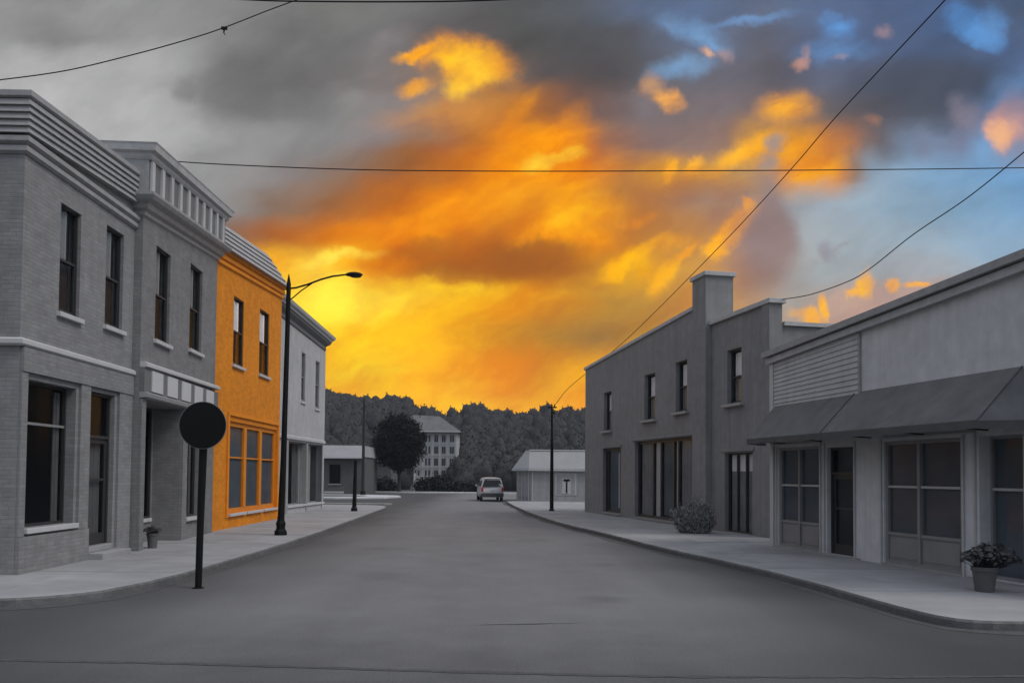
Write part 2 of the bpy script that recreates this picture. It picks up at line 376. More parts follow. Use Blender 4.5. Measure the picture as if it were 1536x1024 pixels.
def door(root, u0, u1, z0, z1, v, frame='frame_d', transom=0.22, glass='glass_d', rail=True, pane_backs=(), name='door', hand=0.9):
    H_ = z1-z0; e = 0.004; fw = 0.06
    fr = MB((u0, v, z0))
    fr.box(u0+e, u0+fw, v-0.03, v+0.06, z0+e, z1-e); fr.box(u1-fw, u1-e, v-0.03, v+0.06, z0+e, z1-e)
    fr.box(u0+fw, u1-fw, v-0.03, v+0.06, z1-fw, z1-e)
    zt = z1-fw-(H_*transom if transom else 0)
    if transom: fr.box(u0+fw, u1-fw, v-0.035, v+0.06, zt-0.03, zt+0.03)
    f = fr.build(name, MT[frame], root)
    def sub(mb, nm, mt, **kw):
        mb.o = (0, 0, 0); o = mb.build(nm, MT[mt], None, **kw); o.parent = f
        o.location = (o.location[0]-u0, o.location[1]-v, o.location[2]-z0); return o
    a, b = u0+fw+e, u1-fw-e; t = zt-0.034 if transom else z1-fw-e
    lf = MB(); s = 0.09
    lf.box(a, a+s, v, v+0.045, z0+0.01, t); lf.box(b-s, b, v, v+0.045, z0+0.01, t)
    lf.box(a+s, b-s, v, v+0.045, t-s, t); lf.box(a+s, b-s, v, v+0.045, z0+0.01, z0+0.22)
    if rail: lf.box(a+s, b-s, v-0.004, v+0.041, z0+H_*0.42, z0+H_*0.42+0.05)
    sub(lf, 'door_leaf', frame)
    sub(MB().box(a+s, b-s, v+0.018, v+0.026, z0+0.22, t-s), 'pane', glass)
    if transom: sub(MB().box(u0+fw, u1-fw, v+0.018, v+0.026, zt+0.03, z1-fw), 'transom_pane', glass)
    hd = MB().tube([(a+s*0.5, v-0.05, z0+hand), (a+s*0.5, v-0.05, z0+hand+0.28)], 0.012, 6)
    hd.box(a+s*0.5-.01, a+s*0.5+.01, v-0.05, v, z0+hand+0.02, z0+hand+0.04); hd.box(a+s*0.5-.01, a+s*0.5+.01, v-0.05, v, z0+hand+0.24, z0+hand+0.26)
    sub(hd, 'handle', 'metal_g')
    rm = MB(); d = v+0.7; A, B, C_, E_ = u0-.05, u1+.05, max(z0-.02, .02), z1+.05
    rm.quad((A, d, C_), (B, d, C_), (B, d, E_), (A, d, E_)); rm.quad((A, v+.07, C_), (A, d, C_), (A, d, E_), (A, v+.07, E_)); rm.quad((B, v+.07, C_), (B, v+.07, E_), (B, d, E_), (B, d, C_))
    rm.quad((A, v+.07, E_), (A, d, E_), (B, d, E_), (B, v+.07, E_)); rm.quad((A, v+.07, C_), (B, v+.07, C_), (B, d, C_), (A, d, C_))
    sub(rm, 'room_backing', 'room')
    for c in pane_backs:
        ua, ub, za, zb_, mt, fo = c; W = b-a
        sub(curtain_mb(a+W*ua, a+W*ub, v+0.1, z0+H_*za, z0+H_*zb_, fo, 0.02), 'curtain_reflection', mt)
    return f

def P(root, name, mat, *boxes, bevel=0.0):
    mb = MB()
    for b in boxes: mb.box(*b)
    return mb.build(name, MT[mat], root, bevel=bevel)

# ================================================================== LEFT ROW
# --- corner brick building
L1 = facade('brick_building', (-8.02, 14.03), (-8.12, 18.42), 'grey brick corner building with lapped cornice and large dark shop window, nearest on the left')
h = [(1.22, 1.98, 4.62, 6.57, .22), (3.04, 3.84, 4.70, 6.70, .22), (0.30, 1.95, 0.85, 3.32, .25), (2.55, 3.60, 0.36, 3.34, .22)]
wall(L1, 0, 4.37, 9, lambda u: 7.5, h, MT['brick'])
for (a, b, c, d, r_) in h[:2]:
    window(L1, a, b, c, d, v=.09, fw=.04, sill=.07, glass='glass', pane_backs=[(0, .66, .52, 1, 'curtain_reflection_d', 2)])  # grey strip puts the sky reflection of the upper sash into colour
window(L1, .30, 1.95, .85, 3.32, v=.2, style='shop', frame='frame_d', casing='frame_g', sill=.06, rows=(.72,), glass='glass_d', sillout=.09,
       pane_backs=[(.82, .95, 0, .98, 'curtain_reflection_d', 3)], depth=1.2)  # narrow grey strip paints the upright reflection in the shop glass
door(L1, 2.55, 3.60, .36, 3.34, .12, glass='glass_d', transom=.27, pane_backs=[(.1, .9, .03, .7, 'curtain_reflection_d', 5)])
P(L1, 'bulkhead', 'brick', (0.02, 2.42, -.07, -.004, 0, .72), (2.42, 2.50, -.05, -.004, 0, .72))
P(L1, 'pilaster', 'brick', (0.02, .20, -.05, -.004, .724, 3.42)); P(L1, 'pilaster', 'brick', (2.06, 2.44, -.05, -.004, .724, 3.42)); P(L1, 'pilaster', 'brick', (3.72, 4.34, -.05, -.004, .12, 3.42))
P(L1, 'lintel_band', 'brick', (0.02, 4.34, -.07, -.004, 3.424, 3.82))
P(L1, 'doorstep', 'concrete', (2.50, 3.80, -.32, .36, .10, .24), (2.58, 3.57, -.02, .11, .244, .355), bevel=.01)
sweep(L1, 'string_course', [(.06, 3.83), (.10, 3.86), (.10, 3.93), (.05, 3.96)], 0, 4.37, 9, MT['trim'], wl=True)
sweep(L1, 'cornice_moulding', [(.02, 6.98), (.07, 7.02), (.07, 7.10), (.03, 7.12), (.11, 7.17), (.11, 7.25), (.05, 7.27)], 0, 4.37, 9, MT['trim2'], wl=True)
sweep(L1, 'lapped_cornice', laps(7.30, 7.86, 5, .08, .11, .045), 0, 4.37, 9, MT['siding'], wl=True, k=lambda u: .05*u*1.0)
sweep(L1, 'roof_edge', [(.12, 7.865), (.16, 7.89), (.16, 7.98), (.02, 7.995)], 0, 4.37, 9, MT['trim2'], wl=True, k=lambda u: .05*u*1.0)
MB().lathe([(.16, 7.98), (.16, 8.03), (.22, 8.05), (.19, 8.09), (.05, 8.11)], 16, (-.02, 0.85)).build('roof_vent', MT['trim'], L1)
MB().tube([(.30, -.02, 8.03), (.9, -.02, 8.05)], .03, 8).build('roof_pipe', MT['trim'], L1)

# --- second grey building with panelled parapet
L2 = facade('grey_building', (-7.95, 18.42), (-8.36, 24.30), 'grey two-storey building with ribbed panel parapet and recessed entry, between corner building and orange wall')
zt2 = lambda u: 7.7+.085*u
h = [(.86, 1.84, 4.76, 6.88, .22), (3.40, 4.45, 4.92, 7.10, .22), (3.40, 4.62, .66, 3.27, .22), (.28, 2.95, .10, 3.34, .78)]
wall(L2, 0, 5.86, 9, zt2, h, MT['brick2'])
for (a, b, c, d, r_) in h[:2]:
    window(L2, a, b, c, d, v=.09, fw=.04, sill=.08, pane_backs=[(0, .66, .52, 1, 'curtain_reflection_d', 2)])  # sky reflected in the upper sash, painted as a grey strip
window(L2, 3.40, 4.62, .66, 3.27, v=.17, style='shop', cols=2, rows=(), glass='glass_d', sill=.06, pane_backs=[(.1, .9, 0, 1, 'curtain_reflection_d', 6)])
# recessed entry: a tall shop pane on its back wall and a door
P(L2, 'entry_wall', 'brick2', (.284, .36, .68, .76, .12, 3.336), (1.46, 2.86, .68, .76, .12, .68), (1.36, 1.46, .68, .76, .12, 3.336), (2.86, 2.945, .68, .76, .12, 3.336))
window(L2, 1.46, 2.86, .68, 3.33, v=.72, style='shop', rows=(), splits=(.62,), glass='glass_d', sill=.0, v0=.66, sillout=.03, pane_backs=[(.05, .6, 0, 1, 'curtain_reflection_d', 6)], depth=.8)
door(L2, .36, 1.36, .14, 3.33, .72, glass='glass_d', transom=.2)
P(L2, 'pilaster', 'brick2', (.01, .26, -.06, -.004, 0, 3.36)); P(L2, 'pilaster', 'brick2', (2.97, 3.34, -.04, -.004, 0, 3.36))
P(L2, 'signboard', 'darkpanel', (.0, 5.85, -.10, -.004, 3.52, 4.03))
for i in range(5):
    a = .42+i*1.05; P(L2, 'signboard_panel', 'palepanel', (a, a+.72, -.125, -.102, 3.545, 4.0))
sweep(L2, 'lower_moulding', [(.04, 3.38), (.15, 3.40), (.17, 3.48), (.10, 3.515)], 0, 5.86, 9, MT['trim2'], wl=False)
sweep(L2, 'string_course', [(.10, 4.035), (.15, 4.05), (.15, 4.12), (.08, 4.16)], 0, 5.86, 9, MT['trim'], k=lambda u: .012*u)
kk = lambda u: .085*u
sweep(L2, 'cornice', [(.0, 7.26), (.05, 7.30), (.05, 7.38), (.13, 7.42), (.16, 7.52), (.27, 7.58), (.32, 7.66), (.32, 7.72), (.12, 7.74)], 0, 5.86, 9, MT['trim2'], k=kk, wl=True, wr=True)
sweep(L2, 'parapet', [(.16, 7.745), (.16, 8.48)], 0, 5.86, 9, MT['darkpanel'], k=kk, wl=True, wr=True)
for i in range(10):
    a = -.12+i*.632; k_ = .085*a; mb = MB()
    mb.add([(a, -.215, 7.75+k_), (a+.17, -.215, 7.75+k_), (a+.17, -.215, 8.44+k_), (a, -.215, 8.44+k_), (a, -.163, 7.75+k_), (a+.17, -.163, 7.75+k_), (a+.17, -.163, 8.44+k_), (a, -.163, 8.44+k_)],
           [(0, 1, 2, 3), (0, 4, 5, 1), (1, 5, 6, 2), (2, 6, 7, 3), (3, 7, 4, 0)])
    mb.build('parapet_rib', MT['siding_l'], L2)
P(L2, 'parapet_end_board', 'trim2', (-.19, -.163, -.15, .35, 7.75, 8.44))
sweep(L2, 'parapet_cap', [(.20, 8.44), (.24, 8.50), (.24, 8.56), (.32, 8.60), (.34, 8.72), (.36, 8.76), (.10, 8.80)], 0, 5.86, 9, MT['coping'], k=kk, wl=True, wr=True)

# --- orange building
L3 = facade('orange_building', (-8.50, 24.40), (-8.60, 32.0), 'bright orange brick building with striped metal mansard roof and three-part shop window')
zt3 = lambda u: 8.05+.06*u
h = [(1.90, 2.95, 5.10, 7.20, .25), (4.75, 5.95, 5.14, 7.36, .25), (1.62, 7.25, .56, 3.36, .15)]
wall(L3, 0, 7.6, 9, zt3, h, MT['orange'])
for (a, b, c, d, r_) in h[:2]:
    window(L3, a, b, c, d, v=.06, fw=.04, sill=.08, sillmat='trim', glass='glass', pane_backs=[(0.0, .8, .5, .97, 'curtain_reflection_w', 2)])  # white strip paints the bright sky reflection in the upper panes
f = window(L3, 1.62, 7.25, .56, 3.36, v=.1, style='shop', frame='orange_frame', casing='orange_frame', fw=.14, mw=.28, splits=(.335, .67), rows=(.62,), glass='glass',
       pane_backs=[(0, 1, 0, 1, 'blind', 1)], depth=1.0)
mb = MB()
for a, b in ((1.68, 3.38), (3.52, 5.35), (5.52, 7.2)): mb.box(a, b, -.09, .06, .47, .553)
mb.build('window_sills', MT['trim'], L3, bevel=.008)
P(L3, 'shop_surround', 'orange_trim', (1.45, 1.60, -.05, -.004, .45, 3.52), (7.27, 7.45, -.05, -.004, .45, 3.52), (1.45, 7.45, -.055, -.004, 3.525, 3.62))
MB().box(1.78, 3.2, .5, .9, .72, 1.05).box(3.7, 5.0, .5, .9, .72, .95).build('display_shelf', MT['orange_frame'], L3)
k3 = lambda u: .06*u
sweep(L3, 'orange_cornice', [(.0, 7.78), (.06, 7.82), (.06, 7.92), (.02, 7.93), (.10, 7.98), (.10, 8.10), (.04, 8.11), (.14, 8.16), (.14, 8.24)], 0, 7.6, 9, MT['orange_trim'], k=k3, wr=True)
mb = MB()   # lapped mansard leaning back, hipped at the far end
n = 5
for i in range(n):
    za, zb = 8.245+i*.19, 8.245+(i+1)*.19; oa, ob = .22-i*.10, .22-(i+1)*.10
    A = [(.01, -oa-.05, za), (7.6+oa+.05-i*.18, -oa-.05, za+k3(7.6)), (7.6+oa+.05-i*.18, 8, za+k3(7.6)), (.01, 8, za)]
    B = [(.01, -ob, zb), (7.6+ob-(i+1)*.18, -ob, zb+k3(7.6)), (7.6+ob-(i+1)*.18, 8, zb+k3(7.6)), (.01, 8, zb)]
    mb.add(A+B, [(0, 1, 5, 4), (1, 2, 6, 5), (3, 0, 4, 7), (4, 5, 6, 7), (3, 2, 1, 0)])
mb.build('mansard_roof', MT['roofm'], L3)

# --- pale plaster building
L4 = facade('pale_plaster_building', (-9.30, 32.2), (-9.00, 41.3), 'pale plaster building with projecting dark cornice and columned shopfront, farthest in the left row')
k4 = lambda u: -.05*u
h = [(5.15, 5.78, 4.90, 7.04, .1), (7.50, 8.22, 4.78, 6.98, .1), (3.30, 9.30, .45, 3.12, .35)]
wall(L4, 0, 9.1, 9, lambda u: 8.5+k4(u), h, MT['plaster'])
for (a, b, c, d, r_) in h[:2]: window(L4, a, b, c, d, v=.06, frame='frame_g', sill=.06, sillout=.06, pane_backs=[(0, 1, 0, 1, 'curtain_reflection_d', 3)], glass='glass_d')
window(L4, 3.30, 9.30, .45, 3.12, v=.3, style='shop', frame='frame_g', splits=(.45, .72), rows=(), mw=.35, glass='glass_d', sill=0, v0=.02, pane_backs=[(.05, .2, 0, 1, 'curtain_reflection', 3), (.3, .43, 0, 1, 'curtain_reflection_d', 3), (.5, .66, 0, 1, 'curtain_reflection_d', 3)])
P(L4, 'shop_column', 'fwall', (3.0, 3.28, -.05, -.004, 0, 3.15)); P(L4, 'shop_column', 'plaster', (8.85, 9.08, -.05, -.004, 0, 3.15)); P(L4, 'shop_column', 'fwall', (6.1, 6.35, -.03, .25, .1, 3.118))
sweep(L4, 'string_course', [(.03, 3.18), (.09, 3.21), (.09, 3.32), (.04, 3.36)], 0, 9.1, 9, MT['coping'], wr=True)
sweep(L4, 'cornice', [(.0, 8.08), (.06, 8.14), (.05, 8.30), (.22, 8.42), (.26, 8.52)], 0, 9.1, 9, MT['darkpanel'], wr=True, k=k4)
sweep(L4, 'cornice_cap', [(.30, 8.53), (.30, 8.60), (.40, 8.66), (.44, 8.78), (.30, 8.84)], 0, 9.1, 9, MT['coping'], wr=True, k=k4)
MB().tube([(.9, -.07, .2), (.9, -.07, 8.1)], .045, 8).build('downpipe', MT['palepanel'], L4)

# ================================================================== RIGHT ROW
R1 = facade('stucco_building', (3.42, 40.52), (7.13, 24.0), 'dark grey stucco building with tall square pier, stepped parapets and upstairs windows, right side')
k1 = lambda u: .052*u
h = [(2.70, 3.70, 3.74, 5.42, .25), (7.52, 8.60, 3.92, 5.66, .25), (10.50, 11.45, 4.02, 5.78, .25), (2.60, 4.90, .24, 2.97, .25), (6.52, 12.05, .22, 3.14, .25),
     (14.40, 15.32, 4.00, 5.66, .25), (14.25, 15.98, .14, 2.52, .22)]
def wall_R1():
    # one wall; parapet drops after the pier
    a = [x for x in h if x[1] < 13]; b = [x for x in h if x[0] > 13]
    wall(R1, 0, 12.8, 9, lambda u: 6.02, a, MT['stucco'])
    wall(R1, 12.8, 16.93, 9, lambda u: 6.02, b, MT['stucco'])
wall_R1()
for (a, b, c, d, r_) in (h[0], h[1], h[2], h[5]):
    window(R1, a, b, c, d, v=.17, sill=.16, sillmat='trim2', sillout=.14, pane_backs=[(.12, .95, .53, .97, 'curtain_reflection_w', 3), (.1, 1, 0, .5, 'curtain_reflection_d', 2)], frame='frame_d')  # white upper sheet is curtain and painted pane reflection together
window(R1, 2.60, 4.90, .24, 2.97, v=.17, style='shop', frame='frame_d', fw=.09, rows=(), splits=(.12, .86), mw=.04, sill=.02, sillmat='frame_g', sillout=.04, pane_backs=[(.1, .85, 0, 1, 'blind', 1), (.62, .72, .05, .95, 'curtain_reflection', 2)], depth=.8)
window(R1, 6.52, 12.05, .22, 3.14, v=.17, style='shop', frame='frame_d', fw=.10, rows=(), splits=(.28, .42, .64, .72, .94), mw=.10, sill=.02, sillmat='frame_g', sillout=.04,
       pane_backs=[(.03, .26, 0, 1, 'curtain_reflection_d', 4), (.3, .4, 0, 1, 'curtain_reflection', 2), (.44, .63, .02, 1, 'blind', 1), (.655, .71, 0, 1, 'curtain_reflection', 2), (.74, .92, .0, 1, 'curtain_reflection_d', 4)], depth=.8)
window(R1, 14.25, 15.98, .14, 2.52, v=.15, style='shop', frame='frame_d', cols=3, mw=.05, rows=(), sill=.02, sillmat='frame_g', sillout=.04,
       pane_backs=[(.03, .97, .78, 1, 'curtain_reflection_w', 3), (.03, .97, 0, .78, 'curtain_reflection_d', 8)], depth=.6)
sweep(R1, 'hood_moulding', [(.02, 3.16), (.07, 3.18), (.07, 3.24), (.02, 3.26)], 6.35, 12.2, 9, MT['stucco'])
P(R1, 'door_hood', 'stucco', (14.1, 16.1, -.05, -.004, 2.56, 2.66)); P(R1, 'door_hood', 'stucco', (2.5, 5.0, -.05, -.004, 3.0, 3.08))
mb = MB()
mb.add([(-.05, -.07, 6.73), (12.3, -.07, 6.73+k1(12.3)), (12.3, .30, 6.73+k1(12.3)), (-.05, .30, 6.73), (-.05, -.07, 6.85), (12.3, -.07, 6.85+k1(12.3)), (12.3, .30, 6.85+k1(12.3)), (-.05, .30, 6.85)],
       [(0, 3, 2, 1), (4, 5, 6, 7), (0, 1, 5, 4), (1, 2, 6, 5), (2, 3, 7, 6), (3, 0, 4, 7)]); mb.build('coping', MT['coping'], R1)
mb = MB(); mb.add([(0, 0, 6.02), (12.3, 0, 6.02), (12.3, .25, 6.024), (0, .25, 6.024), (0, 0, 6.728), (12.3, 0, 6.728+k1(12.3)), (12.3, .25, 6.728+k1(12.3)), (0, .25, 6.728)],
       [(0, 3, 2, 1), (4, 5, 6, 7), (0, 1, 5, 4), (1, 2, 6, 5), (2, 3, 7, 6), (3, 0, 4, 7)]); mb.build('parapet', MT['stucco'], R1)
P(R1, 'pier', 'stucco', (12.305, 13.32, -.20, .75, 0, 8.22)); P(R1, 'pier_cap', 'coping', (12.24, 13.40, -.27, .82, 8.222, 8.36), bevel=.015)
P(R1, 'parapet', 'stucco', (13.33, 16.93, .003, .33, 6.022, 6.62), (16.62, 17.04, -.055, .34, 5.2, 6.621))
mb = MB()
mb.box(13.325, 17.12, -.10, .42, 6.625, 6.76); mb.build('coping', MT['coping'], R1, bevel=.012)
P(R1, 'side_coping', 'coping', (16.72, 17.02, .425, 9.0, 6.03, 6.14)); P(R1, 'roof_hatch', 'trim2', (13.6, 14.4, 3.2, 4.0, 6.03, 6.3))

# --- awning shop
R3 = facade('awning_shop', (6.45, 21.38), (8.42, 11.67), 'light stucco single-storey shop with long sloping grey awning and panelled storefront, nearest on the right')
k_ = lambda u: .056*u
h = [(.26, 2.06, .15, 2.52, .12), (2.38, 3.40, .15, 2.46, .18), (4.40, 6.55, .15, 2.52, .12), (6.98, 7.93, .15, 2.52, .30)]
wall(R3, 0, 9.9, 10, lambda u: 4.62+k_(u), h, MT['stucco2'])
mb = MB(); pf = laps(3.50, 4.6, 11, .035, .035, .022)
for i in range(len(pf)-1):
    (o1, z1), (o2, z2) = pf[i], pf[i+1]
    z1b, z2b = z1+(z1-3.5)/1.1*k_(3.64), z2+(z2-3.5)/1.1*k_(3.64)
    mb.quad((.12, -o1, z1), (3.62, -o1, z1b), (3.62, -o2, z2b), (.12, -o2, z2))
    mb.quad((.12, 0, z1), (.12, -o1, z1), (.12, -o2, z2), (.12, 0, z2)); mb.quad((3.62, 0, z1b), (3.62, 0, z2b), (3.62, -o2, z2b), (3.62, -o1, z1b))
mb.build('lap_siding', MT['siding_l'], R3)
P(R3, 'corner_board', 'trim', (-.06, .10, -.06, .12, 0.0, 2.5), (-.06, .10, -.06, .12, 2.504, 4.60)); P(R3, 'siding_trim', 'trim2', (3.622, 3.68, -.05, -.003, 3.45, 4.80))
mb = MB()
def slab(u0, u1, v0, v1, z0, z1):
    mb.add([(u0, v0, z0+k_(u0)), (u1, v0, z0+k_(u1)), (u1, v1, z0+k_(u1)), (u0, v1, z0+k_(u0)), (u0, v0, z1+k_(u0)), (u1, v0, z1+k_(u1)), (u1, v1, z1+k_(u1)), (u0, v1, z1+k_(u0))],
           [(0, 3, 2, 1), (4, 5, 6, 7), (0, 1, 5, 4), (1, 2, 6, 5), (2, 3, 7, 6), (3, 0, 4, 7)])
slab(-.14, 10.0, -.13, .1, 4.60, 4.74); mb.build('fascia', MT['coping'], R3)
mb = MB(); slab(-.20, 10.0, -.22, 10, 4.765, 4.90); mb.build('roof_edge', MT['trim2'], R3)
# awning: sloped canvas with hipped ends and a valance
a0, a1, b0, b1, w, zt_, zb_ = .16, 7.95, .45, 8.05, .92, 3.58, 2.70
mb = MB()
mb.quad((a0, -.004, zt_), (b0, -w, zb_), (b1, -w, zb_), (a1, -.004, zt_))
mb.add([(a0, -.004, zt_), (-.35, -.004, zb_), (b0, -w, zb_)], [(0, 1, 2)]); mb.add([(a1, -.004, zt_), (b1, -w, zb_), (8.6, -.004, zb_)], [(0, 1, 2)])
mb.quad((a0, -.004, zt_-.04), (a1, -.004, zt_-.04), (b1, -w, zb_-.03), (b0, -w, zb_-.03))
aw = mb.build('awning', MT['awning'], R3)
MB().box(b0, b1, -w-.012, -w, zb_-.12, zb_+.01).add([(b0, -w-.012, zb_), (b0, -w-.012, zb_-.12), (-.35, -.01, zb_-.12), (-.35, -.01, zb_), ], [(0, 1, 2, 3)]).add([(b1, -w-.012, zb_), (b1, -w-.012, zb_-.12), (8.6, -.01, zb_-.12), (8.6, -.01, zb_)], [(3, 2, 1, 0)]).build('valance', MT['awn_d'], aw)
for q in ([(3.48, -.01, zt_+.004), (3.62, -w-.004, zb_+.006)], [(a1, -.01, zt_), (b1, -w-.004, zb_)]): MB().tube(q, .013, 6).build('seam', MT['awn_d'], aw)
for u in (.6, 2.2, 4.0, 5.6, 7.2): MB().tube([(u, -.01, zb_-.09), (u, -w+.03, zb_-.05)], .015, 6).build('awning_bracket', MT['metal_g'], aw)
# storefront units
window(R3, .26, 2.06, .15, 2.52, v=.07, style='shop', frame='frame_g', fw=.07, mw=.07, cols=2, rows=(.5,), casing='frame_l', bulk=.50, pane_backs=[(0, 1, 0, 1, 'blind', 1)], depth=.5)
door(R3, 2.38, 3.40, .15, 2.46, .12, frame='frame_d', transom=.22, glass='glass')
window(R3, 4.40, 6.55, .15, 2.52, v=.07, style='shop', frame='frame_g', fw=.07, mw=.08, splits=(.46,), rows=(.52,), casing='frame_l', bulk=.48, pane_backs=[(0, 1, 0, 1, 'blind', 1)], depth=.5)
window(R3, 6.98, 7.93, .15, 2.52, v=.24, style='shop', frame='frame_g', fw=.05, cols=1, rows=(.63,), casing='frame_l', pane_backs=[(0, 1, 0, 1, 'blind', 1)], depth=.5)
mb = MB()
for u in (.18, 2.14, 2.30, 3.44, 4.33, 6.62, 6.90): mb.box(u-.022, u+.022, -.035, -.003, .12, 2.56)
mb.box(.15, 2.16, -.037, -.003, 2.565, 2.60); mb.box(4.3, 6.92, -.037, -.003, 2.565, 2.60)
mb.build('storefront_trim', MT['frame_l'], R3)
P(R3, 'threshold', 'concrete', (0.12, 3.6, -.03, -.003, .05, .15), (4.3, 8.0, -.03, -.003, .05, .15))

# ================================================================== GROUND
def sheet(name, pts, z, mat, label=None):
    mb = MB(); mb.poly([(x, y, z) for x, y in pts]); return tag(mb.build(name, MT[mat]), kind='structure')
mb = MB(); mb.poly([(-335, -38, -.05), (335, -38, -.05), (335, 338, -.05), (-335, 338, -.05)]); tag(mb.build('ground', MT['earth']), kind='structure')
sheet('road', [(-40, -12), (40, -12), (40, 88), (-60, 88)], 0.0, 'asphalt')
Lk = [(-30, 9.6), (-12, 10.4), (-8.5, 11.05), (-6.71, 11.45), (-6.06, 11.91), (-5.72, 12.5), (-5.52, 13.97), (-5.45, 15.27), (-5.43, 19.4), (-5.5, 24), (-5.63, 27.5), (-5.9, 34), (-6.2, 41), (-6.35, 44.5), (-6.9, 46.3), (-8.2, 47.0), (-40, 47.0)]
Rk = [(30, 10.2), (12, 10.3), (6.1, 10.37), (5.60, 10.36), (5.3, 10.6), (5.12, 11.3), (5.03, 12.31), (4.82, 14.51), (4.38, 17.15), (3.63, 20.27), (2.67, 26.14), (1.9, 30), (1.28, 34.7), (.4, 44), (-.3, 54.4), (-.3, 55.6), (.2, 56.2), (30, 56.2)]
def dense(pts, step=.25, amp=.02, seed=1):
    rn = random.Random(seed); out = []
    for (a, b) in zip(pts[:-1], pts[1:]):
        n = max(1, int(math.hypot(b[0]-a[0], b[1]-a[1])/step)) if abs(a[0]) < 14 and abs(b[0]) < 14 else 1
        for i in range(n):
            t = i/n; out.append((a[0]+(b[0]-a[0])*t+rn.uniform(-amp, amp), a[1]+(b[1]-a[1])*t+rn.uniform(-amp, amp)))
    out.append(pts[-1]); return out
def smooth(pts, it=2):
    for _ in range(it):
        q = [pts[0]]
        for a, b in zip(pts[:-1], pts[1:]):
            q += [(a[0]*.75+b[0]*.25, a[1]*.75+b[1]*.25), (a[0]*.25+b[0]*.75, a[1]*.25+b[1]*.75)]
        q.append(pts[-1]); pts = q
    return pts
def offset(pts, d):
    out = []
    for i, p in enumerate(pts):
        a = pts[max(i-1, 0)]; b = pts[min(i+1, len(pts)-1)]; tx, ty = b[0]-a[0], b[1]-a[1]; l = math.hypot(tx, ty) or 1
        out.append((p[0]-ty/l*d, p[1]+tx/l*d))
    return out
def pavement(name, kerb, closing, side, seed):
    k = dense(smooth(kerb, 1), .3, .016, seed)
    top = offset(k, side*.05)
    mb = MB(); n = len(k)
    V = [(x, y, -.01) for x, y in k]+[(x, y, .085) for x, y in k]+[(x, y, .115) for x, y in offset(k, side*.02)]+[(x, y, .12) for x, y in top]
    F = []
    for r_ in range(2, 3):
        for i in range(n-1): F.append((r_*n+i, r_*n+i+1, (r_+1)*n+i+1, (r_+1)*n+i))
    mb.add(V, F)
    kb = MB(); kb.add(V[:3*n], [(r_*n+i, r_*n+i+1, (r_+1)*n+i+1, (r_+1)*n+i) for r_ in range(2) for i in range(n-1)]); tag(kb.build('kerb', MT['kerb']), kind='structure')
    mb.poly([(x, y, .12) for x, y in top]+[(x, y, .12) for x, y in closing])
    tag(mb.build(name, MT['concrete']), kind='structure')
    # dark worn gutter along the kerb
    rn = random.Random(seed+5); g = MB(); V = []; F = []
    w_ = [.20+.07*math.sin(i*.13)+.05*math.sin(i*.41+seed)+rn.uniform(-.03, .03) for i in range(n)]
    o = [offset(k, -side*w_[i])[i] for i in range(n)]
    V = [(x, y, .004) for x, y in offset(k, side*.01)]+[(x, y, .004) for x, y in o]
    F = [(i, i+1, n+i+1, n+i) for i in range(n-1)]
    g.add(V, F); tag(g.build('road_gutter', MT['gutter']), kind='structure')
pavement('sidewalk', Lk, [(-40, 9.6)], 1, 1)
pavement('sidewalk', Rk, [(30, 10.2)], -1, 2)
# joints across the pavements
mb = MB()
for y in (14.6, 17.6, 20.6, 23.6, 26.8, 30, 33.5, 37): mb.box(-8.05, -5.62, y, y+.012, .1205, .1235)
for i in range(9):
    y = 13.0+i*3.1; x1 = 7.9-(y-13)*.2; x0 = x1-3.0+.035*(y-13)
    mb.box(max(x0, 5.0-(y-13.)*.18), x1, y, y+.012, .1205, .1235)
tag(mb.build('pavement_joint', MT['joint']), kind='structure')
# seams in the road
def seam(pts, w_, seed, mat='tar'):
    rn = random.Random(seed); k = dense(pts, .12, .01, seed); n = len(k); o1 = offset(k, w_); o2 = offset(k, -w_)
    V = []; 
    for i in range(n):
        t = min(1, min(i, n-1-i)/6); a, b = k[i], o1[i]; c = o2[i]; s_ = t*rn.uniform(.6, 1.2)
        V += [(a[0]+(b[0]-a[0])*s_, a[1]+(b[1]-a[1])*s_, .004), (a[0]+(c[0]-a[0])*s_, a[1]+(c[1]-a[1])*s_, .004)]
    m_ = MB(); m_.add(V, [(2*i, 2*i+1, 2*i+3, 2*i+2) for i in range(n-1)]); tag(m_.build('road_seam', MT[mat]), kind='structure')
seam([(-.50, 10.45), (.9, 10.66)], .030, 1, 'patch')
seam([(-6.5, 8.38), (-3, 8.22), (-.5, 7.98), (1.5, 7.86), (4, 7.95), (6.5, 8.15)], .045, 3, 'patch')
# far side street and forecourt
far = [(-60, 61), (-12.5, 61.2), (-9.2, 63), (-8.4, 66), (-9.0, 69), (-12, 71), (-60, 73)]
pv = MB(); pv.prism(far, -.01, .10); tag(pv.build('forecourt', MT['concrete_l']), kind='structure')
sheet('far_lot', [(-60, 63.3), (-13, 63.0), (-11.2, 64.2), (-11, 67), (-13, 69.2), (-60, 70.5)], .104, 'lot')
pv = MB(); pv.prism([(-60, 84), (30, 80), (30, 82.2), (-60, 86.2)], -.01, .12); tag(pv.build('far_kerb', MT['concrete_l']), kind='structure')
pv = MB(); pv.prism([(-60, 49.5), (-7.3, 50.2), (-7.0, 51.0), (-60, 51.0)], -.01, .08); tag(pv.build('side_street_median', MT['concrete']), kind='structure')

